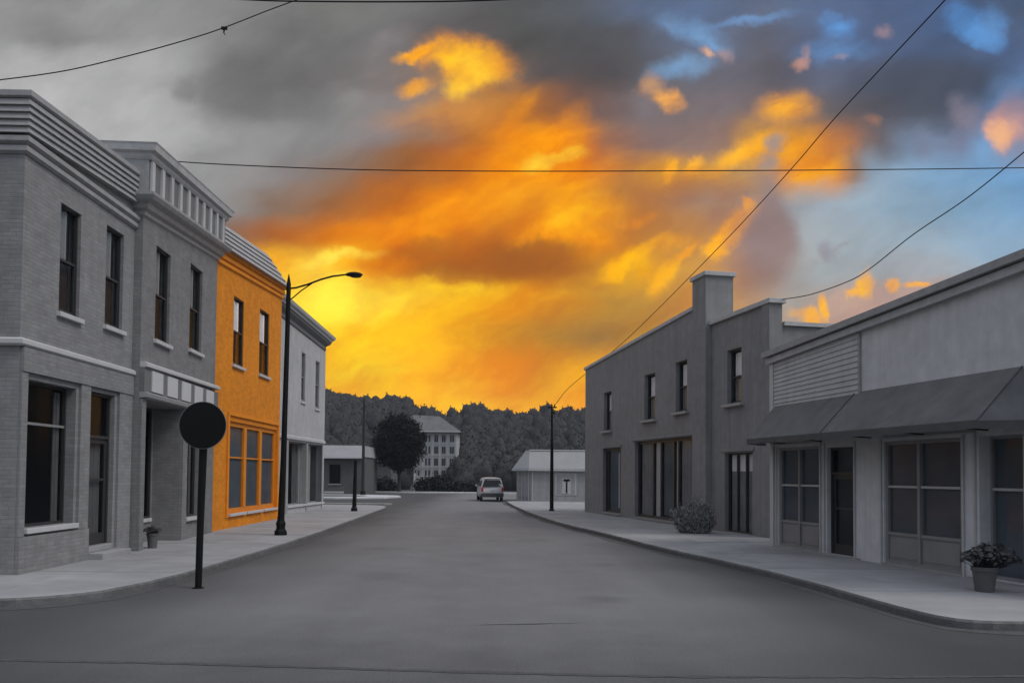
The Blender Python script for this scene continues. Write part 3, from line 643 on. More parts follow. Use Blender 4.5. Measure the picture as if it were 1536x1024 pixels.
# ================================================================== FOLIAGE
def leaves(name, mat, parent, pos, size, seed=0, up=0.0, aspect=1.6, loc=(0, 0, 0)):
    rng = np.random.default_rng(seed); n = len(pos)
    d = rng.normal(size=(n, 3)); d[:, 2] += up*3; d /= np.linalg.norm(d, axis=1, keepdims=True)
    e = rng.normal(size=(n, 3)); e -= (e*d).sum(1, keepdims=True)*d; e /= np.linalg.norm(e, axis=1, keepdims=True)
    s = size*rng.uniform(.6, 1.3, (n, 1)) if np.isscalar(size) else size.reshape(-1, 1)
    a = pos-e*s*.5; b = pos+d*s*aspect*.45; c = pos+e*s*.5; f_ = pos-d*s*aspect*.55
    V = np.stack([a, b, c, f_], 1).reshape(-1, 3)-np.array(loc)
    me = bpy.data.meshes.new(name); me.vertices.add(4*n); me.vertices.foreach_set('co', V.astype(np.float32).ravel())
    me.loops.add(4*n); me.loops.foreach_set('vertex_index', np.arange(4*n, dtype=np.int32))
    me.polygons.add(n); me.polygons.foreach_set('loop_start', np.arange(0, 4*n, 4, dtype=np.int32)); me.polygons.foreach_set('loop_total', np.full(n, 4, dtype=np.int32))
    me.update(calc_edges=True); me.materials.append(mat)
    o = bpy.data.objects.new(name, me); COL.objects.link(o); o.location = loc
    if parent: o.parent = parent
    return o
def clumps(c, r, ncl, per, spread, seed, shell=.75, flat=1.0):
    rng = np.random.default_rng(seed)
    d = rng.normal(size=(ncl, 3)); d /= np.linalg.norm(d, axis=1, keepdims=True)
    rad = shell+(1-shell)*rng.uniform(0, 1, (ncl, 1)); inner = rng.uniform(size=(ncl, 1)) < .25; rad = np.where(inner, rad*.55, rad)
    cc = d*rad*np.array(r)*(1+.10*rng.normal(size=(ncl, 1)))
    p = np.repeat(cc, per, 0)+rng.normal(size=(ncl*per, 3))*spread*np.repeat(rng.uniform(.6, 1.3, (ncl, 1)), per, 0)
    return p+np.array(c)

# round street tree
t = empty('round_tree', (-10.8, 83, 0)); tag(t, 'dark round-crowned tree standing alone in front of the wooded hill', 'tree')
mb = MB(); mb.tube([(0, 0, 0), (.03, 0, .9), (0, .02, 1.9), (.05, 0, 3.2), (0, 0, 4.6)], [.22, .16, .14, .11, .05], 10)
for i in range(9):
    a = i*.7; mb.tube([(0, 0, 1.7+i*.2), (math.cos(a)*.8, math.sin(a)*.8, 2.7+i*.25), (math.cos(a)*1.6, math.sin(a)*1.6, 3.6+i*.3)], [.09, .05, .02], 6)
mb.build('trunk', MT['bark'], t)
pos = clumps((0, 0, 4.72), (2.3, 2.3, 2.45), 520, 80, .22, 3, shell=.72)
leaves('crown', MT['leaf_d'], t, pos, .12, 4)

# bushes at the foot of the hill
def bush(name, x, y, rx, rz, label, cat='bush', group=None, mat='leaf_m', seed=0, leaf=.16, n=120):
    t = empty(name, (x, y, 0)); tag(t, label, cat, group)
    mb = MB(); rn = random.Random(seed)
    for i in range(5):
        a = rn.uniform(0, 6.3); mb.tube([(0, 0, 0), (math.cos(a)*rx*.4, math.sin(a)*rx*.4, rz*.9)], [.05, .02], 5)
    mb.build('stem', MT['bark'], t)
    p = clumps((0, 0, rz*.95), (rx, rx*.8, rz), n, 26, leaf*1.3, seed, shell=.6); p = p[p[:, 2] > .02]
    leaves('foliage', MT[mat], t, p, leaf, seed+1); return t
g_ = 'bushes along the foot of the hill'
for i, (x, r_, rz, lb) in enumerate([(-15.6, 1.1, .55, 'low dark bush left of the round tree beside the tall pole'), (-12.8, 1.0, .6, 'rounded dark bush just left of the round tree trunk'),
        (-8.9, .9, .65, 'small dark bush just right of the round tree trunk'), (-7.2, 1.3, .85, 'tall dark bush in front of the pale many-windowed building'), (-5.2, 1.1, .5, 'grey bush below the right corner of the pale many-windowed building'),
        (-3.2, 1.2, .45, 'low dark bush just left of the silver van')]):
    bush('bush', x, 88+i*.3, r_, rz, lb, group=g_, seed=20+i)

# forest-covered hill
def ridge(x, Y=260.):
    px = 768+x/Y*1300
    xs = [-3000, 300, 420, 490, 520, 560, 600, 625, 650, 690, 720, 800, 870, 960, 1400, 4000]; zs = [8, 15, 17.5, 19.0, 18.8, 16.8, 16.8, 15.5, 13.0, 12.6, 14.2, 13.6, 14, 12, 8, 3]
    return float(np.interp(px, xs, zs))
def hz(x, y):
    t = min(1, max(0, (y-122)/(252-122))); t = t*t*(3-2*t)
    return -.04+ridge(x)*t*(1 if y < 262 else max(0, 1-(y-262)/200))
mb = MB(); nx, ny = 70, 40; V = []; F = []
for j in range(ny+1):
    for i in range(nx+1):
        x = -330+660*i/nx; y = 92+240*(j/ny)**1.3; V.append((x, y, hz(x, y)+math.sin(x*.09+y*.05)*.5*min(1, (y-92)/30)))
for j in range(ny):
    for i in range(nx): a = j*(nx+1)+i; F.append((a, a+1, a+nx+2, a+nx+1))
mb.add(V, F); tag(mb.build('hills', MT['rock'], smooth=True), kind='structure')
rng = np.random.default_rng(5); P_ = []; S_ = []; BV = []; BF = []; cnt = 0; nv = 0
def ico(sub=2):
    bm_ = __import__('bmesh').new(); __import__('bmesh').ops.create_icosphere(bm_, subdivisions=sub, radius=1.0)
    v = np.array([p.co[:] for p in bm_.verts]); bm_.verts.ensure_lookup_table(); f = np.array([[q.index for q in p.verts] for p in bm_.faces]); bm_.free(); return v, f
iv, if_ = ico(3)
def bumpy(seed):
    r_ = np.random.default_rng(seed); v = iv.copy(); k = np.zeros(len(v))
    for q in range(26):
        d_ = r_.normal(size=3); d_ /= np.linalg.norm(d_); k += .20*np.exp(-(1-v@d_)*r_.uniform(9, 22))
    return v*(0.74+k+.03*r_.normal(size=len(v)))[:, None]*np.array([1, 1, 1.1])
bl = [bumpy(i) for i in range(6)]
tmpl = []
for i in range(6):
    q = bl[i][np.random.default_rng(i).integers(len(iv), size=230)]; q = np.concatenate([q, q, q])[np.concatenate([q, q, q])[:, 2] > .45][:110]; tmpl.append(q*np.random.default_rng(i+9).uniform(.97, 1.07, (110, 1)))
for k in range(40000):
    y = 100+rng.uniform(0, 1)**1.0*168; x = rng.uniform(-.26, .13)*y; px = 768+1300*x/y
    if 590 < px < 692 and y < 158: continue
    if cnt >= 1500: break
    z = hz(x, y); s = rng.uniform(1.6, 3.1)*(0.8+.5*(y-100)/170); w_ = int(rng.integers(6))
    an = rng.uniform(0, 6.28); ca, sa = math.cos(an), math.sin(an); Rm = np.array([[ca, sa, 0], [-sa, ca, 0], [0, 0, 1]]); sc3 = np.array([s, s, s*rng.uniform(.9, 1.3)]); o_ = np.array([x, y, z+s*.6])
    BV.append((bl[w_]@Rm)*sc3+o_); BF.append(if_+nv); nv += len(iv)
    P_.append((tmpl[w_]@Rm)*sc3+o_); S_.append(np.full(110, s*.09)*rng.uniform(.6, 1.4, 110)); cnt += 1
fo = leaves('forest', MT['leaf_f'], None, np.concatenate(P_), np.concatenate(S_), 6)
tag(fo, 'grey wooded hillside of massed tree crowns behind the town', 'forest', kind='stuff')
me = bpy.data.meshes.new('forest_mass'); V_ = np.concatenate(BV); F_2 = np.concatenate(BF)
me.vertices.add(len(V_)); me.vertices.foreach_set('co', V_.astype(np.float32).ravel()); me.loops.add(F_2.size); me.loops.foreach_set('vertex_index', F_2.astype(np.int32).ravel())
me.polygons.add(len(F_2)); me.polygons.foreach_set('loop_start', np.arange(0, F_2.size, 3, dtype=np.int32)); me.polygons.foreach_set('loop_total', np.full(len(F_2), 3, dtype=np.int32)); me.update(calc_edges=True)
me.materials.append(MT['leaf_c']); fm = bpy.data.objects.new('forest_mass', me); COL.objects.link(fm); fm.parent = fo; fm['kind'] = 'stuff'

# shrub by the stucco building
t = empty('wispy_shrub', (5.45, 25.9, .12)); tag(t, 'wispy grey shrub growing from the pavement against the stucco building by the square pier', 'shrub')
mb = MB(); rn = random.Random(3); tips = []
for i in range(230):
    a = rn.uniform(0, 6.28); rr = rn.random()**.5; lean = rr*.66; hh = rn.uniform(.6, 1.22)*(1-.42*rr)
    x2, y2 = math.cos(a)*lean, math.sin(a)*lean*.6
    pth = [(x2*.62, y2*.62, 0), (x2*.8, y2*.8, hh*.55), (x2, y2, hh)]; mb.tube(pth, [.006, .004, .0015], 3)
    for j in range(44):
        u = rn.uniform(.03, 1.02); tips.append((x2*(.62+.38*u)+rn.gauss(0, .04), y2*(.62+.38*u)+rn.gauss(0, .04), hh*(u**.9)+rn.gauss(0, .03)))
mb.build('stem', MT['leaf_m'], t)
tp = np.array(tips); tp = tp[tp[:, 2] > .01]; leaves('foliage', MT['leaf_g'], t, tp, .027, 9, up=.8, aspect=3.6)

# potted plants
def pot_plant(name, loc, pr, ph, spread, ht, label, seed, leafsize, n, off=(0, 0)):
    t = empty(name, loc); tag(t, label, 'potted plant', 'plants in clay pots on the pavement')
    mb = MB(); mb.lathe([(pr*.72, 0), (pr*.74, .01), (pr*.93, ph*.82), (pr*1.03, ph*.83), (pr*1.04, ph), (pr*.93, ph), (pr*.9, ph*.88), (.01, ph*.88)], 28); mb.build('pot', MT['pot'], t, smooth=False, bevel=.004)
    mb = MB(); mb.lathe([(pr*.9, ph*.80), (pr*.9, ph*.90), (.01, ph*.93)], 16); mb.build('soil', MT['soil'], t)
    rn = random.Random(seed); mb = MB(); pos = []; F_ = MB()
    for i in range(n):
        a = rn.uniform(0, 6.28); rr = rn.random()**.6*spread; x2, y2 = math.cos(a)*rr+off[0], math.sin(a)*rr*.75+off[1]; z2 = ph+ht*(rn.uniform(.35, 1.0))*(1-.55*(rr/spread)**2)
        mb.tube([(x2*.25, y2*.25, ph*.85), (x2*.7, y2*.7, z2*.92), (x2, y2, z2)], [.004, .003, .002], 4)
        # leaf: a ruffled rounded disc with a notch
        s = leafsize*rn.uniform(.6, 1.25); nrm = Vector((rn.gauss(0, .5)+x2, rn.gauss(0, .5)+y2-.3, 1)).normalized(); tx = nrm.cross(Vector((rn.random(), rn.random(), .1))).normalized(); ty = nrm.cross(tx)
        c = Vector((x2, y2, z2)); vs = [c]; m_ = 9
        for q in range(m_):
            an = .35+q*(6.283-.7)/(m_-1); rad = s*(1+.12*math.sin(q*2.4)); vs.append(c+tx*math.cos(an)*rad+ty*math.sin(an)*rad+nrm*(s*.25+rn.uniform(-.1, .1)*s))
        F_.add(vs, [(0, q, q+1) for q in range(1, m_)])
    mb.build('stem', MT['leaf_m'], t); F_.build('foliage', MT['leaf_p'], t)
    return t
pot_plant('potted_plant', (7.10, 13.05, .12), .18, .37, .42, .36, 'large clay pot with broad-leaved plant on the pavement below the awning', 5, .034, 330, off=(.10, 0))
pot_plant('potted_plant', (-7.92, 19.2, .12), .125, .33, .20, .16, 'small clay pot with low plant beside the recessed entry of the grey building', 6, .026, 130)

# ================================================================== STREET FURNITURE
t = empty('round_sign', (-4.86, 13.55, 0)); tag(t, 'blank round dark sign on a post at the left kerb', 'sign')
mb = MB(); mb.tube([(0, 0, -.05), (.012, 0, 1.0), (.03, .0, 2.0), (.045, 0, 2.75)], [.052, .054, .060, .066], 12); mb.build('post', MT['metal'], t, smooth=False)
mb = MB(); mb.lathe([(.062, 0), (.09, .004), (.09, .012), (.06, .016)], 16); mb.build('base_collar', MT['metal'], t)
def disc(cx, cy, cz, r, th, seg=56):
    m_ = MB(); V = []
    for y in (cy-th/2, cy+th/2):
        for k in range(seg): a = 2*math.pi*k/seg; V.append((cx+r*math.cos(a), y, cz+r*math.sin(a)))
    F = [tuple(range(seg)), tuple(range(2*seg-1, seg-1, -1))]+[(k, k+seg, (k+1) % seg+seg, (k+1) % seg) for k in range(seg)]
    m_.add(V, F); return m_
P(t, 'bracket', 'metal_g', (-.02, .11, -.075, .075, 2.66, 2.69), (-.02, .11, -.075, .075, 2.36, 2.39))
disc(.045, -.085, 2.53, .362, .012).build('sign_plate', MT['metal'], t)
disc(.045, -.078, 2.53, .370, .014).build('rim', MT['frame_g'], t)  # added paler disc: thin halo round the plate put into colour

t = empty('street_lamp', (-6.25, 23.56, .12)); tag(t, 'tall black street lamp with curved arm in front of the orange building', 'street lamp')
mb = MB(); mb.tube([(0, 0, .3), (.04, 0, 2), (.08, 0, 5), (.095, 0, 6.3), (.10, 0, 6.85), (.10, 0, 7.12)], [.092, .078, .066, .062, .06, .008], 14); mb.build('pole', MT['metal'], t)
mb = MB(); mb.lathe([(.165, 0), (.175, .03), (.165, .11), (.125, .16), (.12, .26), (.135, .28), (.13, .33), (.10, .40), (.095, .50)], 8); mb.build('base', MT['metal'], t)
mb = MB(); arm = [(.12, 0, 6.72), (.30, -.01, 6.74), (.62, -.03, 6.83), (1.0, -.05, 6.97), (1.3, -.07, 7.05), (1.7, -.09, 7.10)]
mb.tube(arm, [.026]*5+[.022], 8); mb.build('arm', MT['metal'], t)
MB().tube([(.12, 0, 6.42), (.2, 0, 6.45), (.45, -.02, 6.66), (.80, -.04, 6.90)], .018, 8).build('brace', MT['metal'], t)
def blob(c, r, n=20, m=12, cut=None, pw=1.0):
    V = []; F = []
    for j in range(m+1):
        th = math.pi*j/m
        for i in range(n):
            ph = 2*math.pi*i/n; x = math.cos(th); s = math.sin(th)**pw
            V.append((c[0]-x*r[0], c[1]+s*math.cos(ph)*r[1], c[2]+s*math.sin(ph)*r[2]*(1.0 if math.sin(ph) > 0 else .55)))
    for j in range(m):
        for i in range(n): F.append((j*n+i, j*n+(i+1) % n, (j+1)*n+(i+1) % n, (j+1)*n+i))
    return MB().add(V, F)
hd = blob((1.90, -.1, 7.085), (.24, .10, .085)).build('lamp_head', MT['metal'], t, smooth=True)
l_ = blob((0.02, 0, -.02), (.15, .08, .06)); l_.build('lens', MT['metal_g'], hd, smooth=True, loc=None).location = (1.93, -.1, 7.06)

t = empty('utility_pole', (1.90, 41, 0)); tag(t, 'slim dark utility pole with short crossarm beside the stucco building', 'utility pole')
mb = MB(); mb.tube([(0, 0, 0), (-.01, 0, 3.2), (-.015, 0, 3.35), (-.02, 0, 5.05)], [.10, .075, .055, .045], 10); mb.build('pole', MT['metal'], t)
MB().lathe([(.14, 0), (.14, .15), (.1, .2)], 10).build('base', MT['metal'], t)
MB().box(-.24, .20, -.03, .03, 4.98, 5.05).build('crossarm', MT['metal'], t)
for x in (-.02, .1): MB().lathe([(.02, 5.05), (.035, 5.08), (.03, 5.13), (.01, 5.17)], 8, (x, 0)).build('insulator', MT['metal'], t)
MB().box(.03, .12, -.04, .04, 4.70, 4.80).build('bracket', MT['metal'], t)
t = empty('tall_pole', (-12.0, 70, 0)); tag(t, 'tall thin bare pole standing in the far forecourt', 'pole')
MB().tube([(0, 0, .0), (0, 0, 7.75)], [.14, .09], 10).build('pole', MT['metal_g'], t)
MB().lathe([(.22, 0.1), (.22, .35), (.14, .45)], 10).build('base', MT['metal'], t)
t = empty('short_post', (-7.06, 39.0, .12)); tag(t, 'short black post at the far end of the left pavement', 'post')
MB().tube([(0, 0, 0), (.03, 0, 2.27), (.03, 0, 2.30)], [.10, .065, .03], 10).build('pole', MT['metal'], t)
MB().lathe([(.15, 0), (.14, .12), (.09, .2)], 10).build('base', MT['metal'], t)

# overhead wires
def wire(path, r, label, hang=None):
    mb = MB(); pts = [Vector(p) for p in path]; out = []
    for i in range(len(pts)-1):
        p0 = pts[max(i-1, 0)]; p1 = pts[i]; p2 = pts[i+1]; p3 = pts[min(i+2, len(pts)-1)]
        for k in range(8):
            s = k/8; out.append(.5*((2*p1)+(p2-p0)*s+(2*p0-5*p1+4*p2-p3)*s*s+(3*p1-p0-3*p2+p3)*s**3))
    out.append(pts[-1]); mb.tube(out, r, 6)
    o = tag(mb.build('power_line', MT['metal']), label, 'wire', 'overhead wires'); 
    return o
wA = wire([(-10.4, 16, 9.03), (-9.78, 16.2, 9.2), (-8.73, 16.6, 9.58), (-7.62, 17, 10.1), (-6.68, 17.3, 10.56), (-6.04, 17.6, 10.97), (-5.27, 18, 11.55), (-4.76, 18.2, 11.88), (-3.73, 18.7, 12.64)], .011, 'sagging wire over the lapped cornice at top left with a small clip hanging from it')
mb = MB(); mb.tube([(-6.06, 17.6, 10.96), (-6.02, 17.6, 10.93), (-6.03, 17.6, 10.87), (-6.0, 17.6, 10.82)], [.02, .02, .014, .008], 6); mb.box(-6.08, -5.96, 17.58, 17.62, 10.935, 10.99); mb.build('hanging_clip', MT['metal'], wA)
wire([(-8.15, 19.6, 8.99), (-7.65, 19.6, 8.89), (-5.73, 19.8, 8.87), (-3.29, 20, 8.88), (-0.06, 20.2, 8.95), (3.63, 20.4, 9.06), (7.67, 20.6, 9.19), (12.5, 21, 9.43), (16.23, 21.3, 9.67)], .012, 'long level wire crossing the whole street from the ribbed parapet')
wire([(-6.85, 14, 9.7), (-4.43, 14, 9.57), (-3.22, 14, 9.55), (-1.69, 14, 9.56), (-0.37, 14, 9.6), (1.93, 14, 9.74)], .012, 'wire running along the very top of the view')
wire([(1.98, 41, 5.07), (2.58, 41.2, 5.86), (3.42, 41.5, 6.62), (4.74, 37, 7.53), (5.5, 33, 8.15), (6.21, 29.5, 8.8), (6.9, 26.2, 9.47), (7.39, 22.7, 10.02), (7.56, 20.3, 10.28), (7.62, 17.5, 10.32), (7.57, 15, 10.23), (7.48, 13.5, 10.15)], .013, 'long wire climbing from the utility pole crossarm over the stucco building')
wire([(7.46, 23.9, 6.73), (7.93, 23, 6.68), (8.52, 22, 6.8), (8.83, 21.3, 6.98), (9.3, 20, 7.47), (9.82, 18.6, 7.88), (10.12, 17, 8.29), (10.5, 15.5, 8.81)], .012, 'short wire rising to the right from the stucco parapet corner above the awning shop')

# ================================================================== VAN
van = empty('parked_van', (-1.30, 58.6, 0), R(6.5)); van.scale = (.87, .95, .95); tag(van, 'silver minivan with red tail lamps seen from behind at the end of the street', 'van')
def ring(y, hw, hwr, zb, zs, zr, slant=0.0):
    half = [(hw*.90, zb), (hw*.985, zb+.16), (hw, (zb+zs)/2), (hw*.975, zs), (hwr+.02, zs+(zr-zs)*.75), (hwr*.90, zr-.035), (hwr*.5, zr)]
    pts = half+[(-x, z) for x, z in half[::-1]]
    return [(x, y+max(0, z-zs)*slant+max(0, .55-z)*-.10*(1 if slant else 0), z) for x, z in pts]
rs = [ring(0, .86, .66, .32, 1.02, 1.66, .30), ring(.14, .90, .70, .30, 1.02, 1.69, .22), ring(1.2, .91, .71, .28, 1.0, 1.71), ring(2.5, .91, .71, .28, .99, 1.70), ring(3.1, .90, .66, .28, .98, 1.62),
      ring(3.75, .89, .72, .28, .95, 1.04), ring(4.4, .84, .60, .30, .82, .88), ring(4.6, .74, .5, .36, .70, .76)]
mb = MB(); n = len(rs[0]); V = [p for r_ in rs for p in r_]; F = []
for i in range(len(rs)-1):
    for k in range(n): F.append((i*n+k, i*n+(k+1) % n, (i+1)*n+(k+1) % n, (i+1)*n+k))
F += [tuple(range(n)), tuple(range(len(rs)*n-1, (len(rs)-1)*n-1, -1))]
mb.add(V, F); body = mb.build('body', MT['silver'], van, bevel=.02)
def sl(z, off=.012): return (z-1.02)*.30-off
mb = MB(); mb.add([(-.76, sl(1.07, .012), 1.07), (.76, sl(1.07, .012), 1.07), (.62, sl(1.52, .012), 1.52), (-.62, sl(1.52, .012), 1.52), (-.76, .02, 1.07), (.76, .02, 1.07), (.62, .16, 1.52), (-.62, .16, 1.52)],
    [(0, 1, 2, 3), (0, 4, 5, 1), (1, 5, 6, 2), (2, 6, 7, 3), (3, 7, 4, 0)]); mb.build('rear_window', MT['darkglass'], van)
for s in (-1, 1):
    mb = MB(); mb.add([(s*.895, .35, 1.06), (s*.895, 3.2, 1.06), (s*.735, 2.9, 1.50), (s*.735, .45, 1.50), (s*.87, .35, 1.06), (s*.87, 3.2, 1.06), (s*.70, 2.9, 1.50), (s*.70, .45, 1.50)], [(0, 1, 2, 3), (0, 4, 5, 1), (1, 5, 6, 2), (2, 6, 7, 3), (3, 7, 4, 0)]); mb.build('side_window', MT['darkglass'], van)
    mb = MB(); mb.box(s*.70, s*.865, -.03, .10, .70, .99); mb.build('tail_lamp', MT['red'], van, bevel=.02)
    mb = MB(); mb.box(s*.93, s*1.08, 3.05, 3.15, 1.02, 1.17).box(s*.88, s*.95, 3.08, 3.12, 1.02, 1.07); mb.build('mirror', MT['trim'], van, bevel=.02)
    for y in (.85, 3.65):
        w_ = MB(); V = []; F = []; x0, x1 = s*.70, s*.90
        for x, r_ in ((x0, .30), (x0+s*.02, .33), (x1-s*.02, .33), (x1, .30), (x1, .18)):
            for k in range(20): V.append((x, y+r_*math.cos(k*math.pi/10), .33+r_*math.sin(k*math.pi/10)))
        for i in range(4):
            for k in range(20): F.append((i*20+k, i*20+(k+1) % 20, (i+1)*20+(k+1) % 20, (i+1)*20+k))
        F += [tuple(range(20)), tuple(range(99, 79, -1))]
        w_.add(V, F); wh = w_.build('wheel', MT['black'], van)
        m_ = MB(); V = [(x1-s*.01, y+.18*math.cos(k*math.pi/8), .33+.18*math.sin(k*math.pi/8)) for k in range(16)]+[(x1+s*.012, y, .33)]
        m_.add(V, [(k, (k+1) % 16, 16) for k in range(16)]); m_.build('rim', MT['frame_l'], wh)
P(van, 'bumper', 'bumper', (-.88, .88, -.13, .12, .34, .60), bevel=.03)
P(van, 'bumper_strip', 'frame_l', (-.70, .70, -.145, -.132, .60, .64))
P(van, 'number_plate', 'frame_l', (-.16, .16, -.028, -.015, .70, .80))
P(van, 'tailgate_seam', 'black', (-.80, .80, -.012, .004, 1.025, 1.045), (-.80, .80, -.012, .004, .655, .668))
P(van, 'roof_spoiler', 'silver', (-.62, .62, .10, .30, 1.60, 1.67), bevel=.02)

# ================================================================== FAR BUILDINGS
# hipped small building at the end of the right pavement
t = empty('hipped_building', (.36, 56.0, 0)); tag(t, 'small pale building with hipped roof and T-shaped mark on its wall, beyond the utility pole', 'building')
def Pc(root, nm, mt, *b, **k): return P(root, nm, mt, *b, **k)
mb = MB(); mb.poly([(.0, 0.9, 0.1), (.94, 0, .1), (.94, 0, 2.22), (.0, .9, 2.22)]); mb.poly([(.94, 0, .1), (9, 0, .1), (9, 0, 2.22), (.94, 0, 2.22)]); mb.poly([(0, .9, .1), (0, .9, 2.22), (0, 7, 2.22), (0, 7, .1)])
mb.poly([(9, 0, .1), (9, 7, .1), (9, 7, 2.22), (9, 0, 2.22)]); mb.poly([(0, 7, .1), (0, 7, 2.22), (9, 7, 2.22), (9, 7, .1)]); mb.build('wall', MT['fwall'], t)
mb = MB()
for x in (.06, .30, .52, .74, .97):
    y = .9-.9*min(1, x/.94); mb.box(x-.03, x+.03, y-.06, y+.02, .1, 2.2)
mb.build('corner_batten', MT['coping'], t)
mb = MB()
for x in (.18, .41, .63): y = .9-.9*min(1, x/.94); mb.box(x-.055, x+.055, y-.05, y+.0, .35, 2.1)
mb.build('window_strip', MT['trim2'], t)
mb = MB(); e0, e1 = 2.24, 3.42
mb.add([(-.30, .8, e0), (.75, -.22, e0), (9.2, -.22, e0), (9.2, 7.2, e0), (-.30, 7.2, e0), (.10+.45, 1.6, e1), (.75+.05, 1.0, e1), (9.2, 1.0, e1), (9.2, 6, e1), (.55, 6, e1)],
       [(0, 1, 6, 5), (1, 2, 7, 6), (2, 3, 8, 7), (3, 4, 9, 8), (4, 0, 5, 9), (5, 6, 7, 8, 9), (4, 3, 2, 1, 0)]); rf = mb.build('roof', MT['froof'], t)
MB().box(.78, 9.2, .92, 1.06, e1-.01, e1+.06).build('ridge_flashing', MT['palepanel'], rf)
mb = MB(); mb.prism([(-.36, .78), (.73, -.29), (9.3, -.29), (9.3, 7.3), (-.36, 7.3)], e0-.16, e0-.005); mb.build('eave', MT['coping'], t)
fr = P(t, 'panel_frame', 'coping', (2.45, 3.82, -.03, -.003, .52, 1.95)); fr2 = P(t, 'panel', 'fwall', (2.55, 3.72, -.045, -.032, .60, 1.88))
P(fr2, 'board', 'coping', (2.90, 3.46, -.055, -.047, .62, 1.62)); P(fr2, 'letter_t', 'metal', (2.98, 3.40, -.066, -.057, 1.42, 1.56), (3.14, 3.24, -.066, -.057, .66, 1.416))
# low dark brick building, left background
t = empty('low_brick_building', (-26, 75, 0)); tag(t, 'low dark brick building with pale fascia roof behind the far forecourt', 'building')
L_ = t; h = [(10.2, 11.2, .9, 2.6, .2), (8.4, 9.4, 1.5, 2.6, .2), (3.5, 5, 1.2, 2.5, .2)]
wall(t, 0, 13.1, 8, lambda u: 3.2, h, MT['dwall'])
for a in h: window(t, a[0], a[1], a[2], a[3], v=.15, style='shop', frame='frame_d', rows=(), sill=.05, sillmat='trim2', glass='glass_d')
mb = MB(); mb.add([(-.5, -.6, 3.25), (13.2, -.6, 3.25), (13.2, 8, 3.25), (-.5, 8, 3.25), (-.5, .6, 4.25), (13.0, .6, 4.25), (13.0, 7, 4.25), (-.5, 7, 4.25)], [(0, 1, 5, 4), (1, 2, 6, 5), (2, 3, 7, 6), (3, 0, 4, 7), (4, 5, 6, 7), (3, 2, 1, 0)]); mb.build('roof', MT['froof'], t)
P(t, 'fascia', 'palepanel', (-.5, 13.25, -.66, -.605, 3.10, 3.27))
P(t, 'doorstep', 'concrete_l', (9.9, 11.5, -.5, -.01, .1, .25))
t = empty('brick_annex', (-17.2, 92, 0)); tag(t, 'lower dark brick block half hidden behind the round tree', 'building')
h = [(1.7, 2.4, .5, 2.2, .15)]
wall(t, 0, 4.4, 6, lambda u: 3.1, h, MT['dwall'], name='wall'); window(t, 1.7, 2.4, .5, 2.2, v=.1, style='shop', frame='frame_d', rows=(), glass='glass_d')
P(t, 'roof', 'darkpanel', (-.1, 4.6, -.25, 6.1, 3.105, 3.25))
t = empty('low_white_wall', (-10.2, 92.5, 0)); tag(t, 'low pale wall glimpsed beneath the round tree crown', 'wall')
P(t, 'wall_panel', 'palepanel', (0, 2.0, 0, .2, 0, 1.55)); P(t, 'wall_cap', 'trim', (-.05, 2.05, -.04, .24, 1.555, 1.65)); P(t, 'wall_post', 'palepanel', (-.25, -.055, -.03, .25, 0, 1.9))
# pale many-windowed building below the hill
t = empty('hotel', (-21.5, 150, 0)); tag(t, 'pale four-storey building with hipped roof and rows of narrow windows below the hill', 'building')
wall(t, 0, 11.9, 9, lambda u: 9.2, [], MT['hotel'], z0=-.5)
P(t, 'pilaster', 'hotel', *[(x, x+.22, -.12, -.004, 0, 9.1) for x in (.05, 2.0, 3.95, 5.9, 7.55, 8.85, 10.2, 11.62)])
P(t, 'storey_band', 'hotel', (0, 11.9, -.16, -.122, 2.9, 3.05), (0, 11.9, -.16, -.122, 5.0, 5.15), (0, 11.9, -.16, -.122, 7.0, 7.12))
for z in (1.25, 3.3, 5.35, 7.35):
    for x in (.9, 1.45, 2.8, 3.35, 4.7, 5.25, 6.5, 7.05, 8.05, 8.4, 9.35, 9.7, 10.75, 11.15):
        m_ = MB((x, -.05, z)); m_.box(x, x+.30, -.06, -.005, z, z+1.25); w_ = m_.build('window', MT['frame_d'], t)
        m_ = MB().box(x-.06, x+.36, -.09, -.061, z-.10, z-.005); m_.o = (0, 0, 0); s_ = m_.build('sill', MT['palepanel'], w_); s_.location = (-x, .05, -z)
mb = MB(); mb.add([(-.7, -.7, 9.21), (12.6, -.7, 9.21), (12.6, 9.7, 9.21), (-.7, 9.7, 9.21), (4.0, 4.0, 12.3), (8.6, 4.0, 12.1), (8.6, 5, 12.1), (4, 5, 12.3)], [(0, 1, 5, 4), (1, 2, 6, 5), (2, 3, 7, 6), (3, 0, 4, 7), (4, 5, 6, 7), (3, 2, 1, 0)]); mb.build('roof', MT['hroof'], t)
P(t, 'eave', 'palepanel', (-.72, 12.62, -.74, -.705, 9.08, 9.25))

hz_m = bpy.data.materials.new('haze_air'); hz_m.use_nodes = True; hN = hz_m.node_tree.nodes; hN.clear()
ho = hN.new('ShaderNodeOutputMaterial'); hv = hN.new('ShaderNodeVolumePrincipled'); hv.inputs['Density'].default_value = 0.00028; hv.inputs['Color'].default_value = (.85, .9, 1, 1); hv.inputs['Anisotropy'].default_value = 0.0
hz_m.node_tree.links.new(hv.outputs[0], ho.inputs['Volume'])
hzb = MB().box(-342, 342, -42, 342, -1.5, 30).build('haze', hz_m); tag(hzb, 'thin evening haze in the air between the street and the wooded hill', 'haze', kind='stuff')

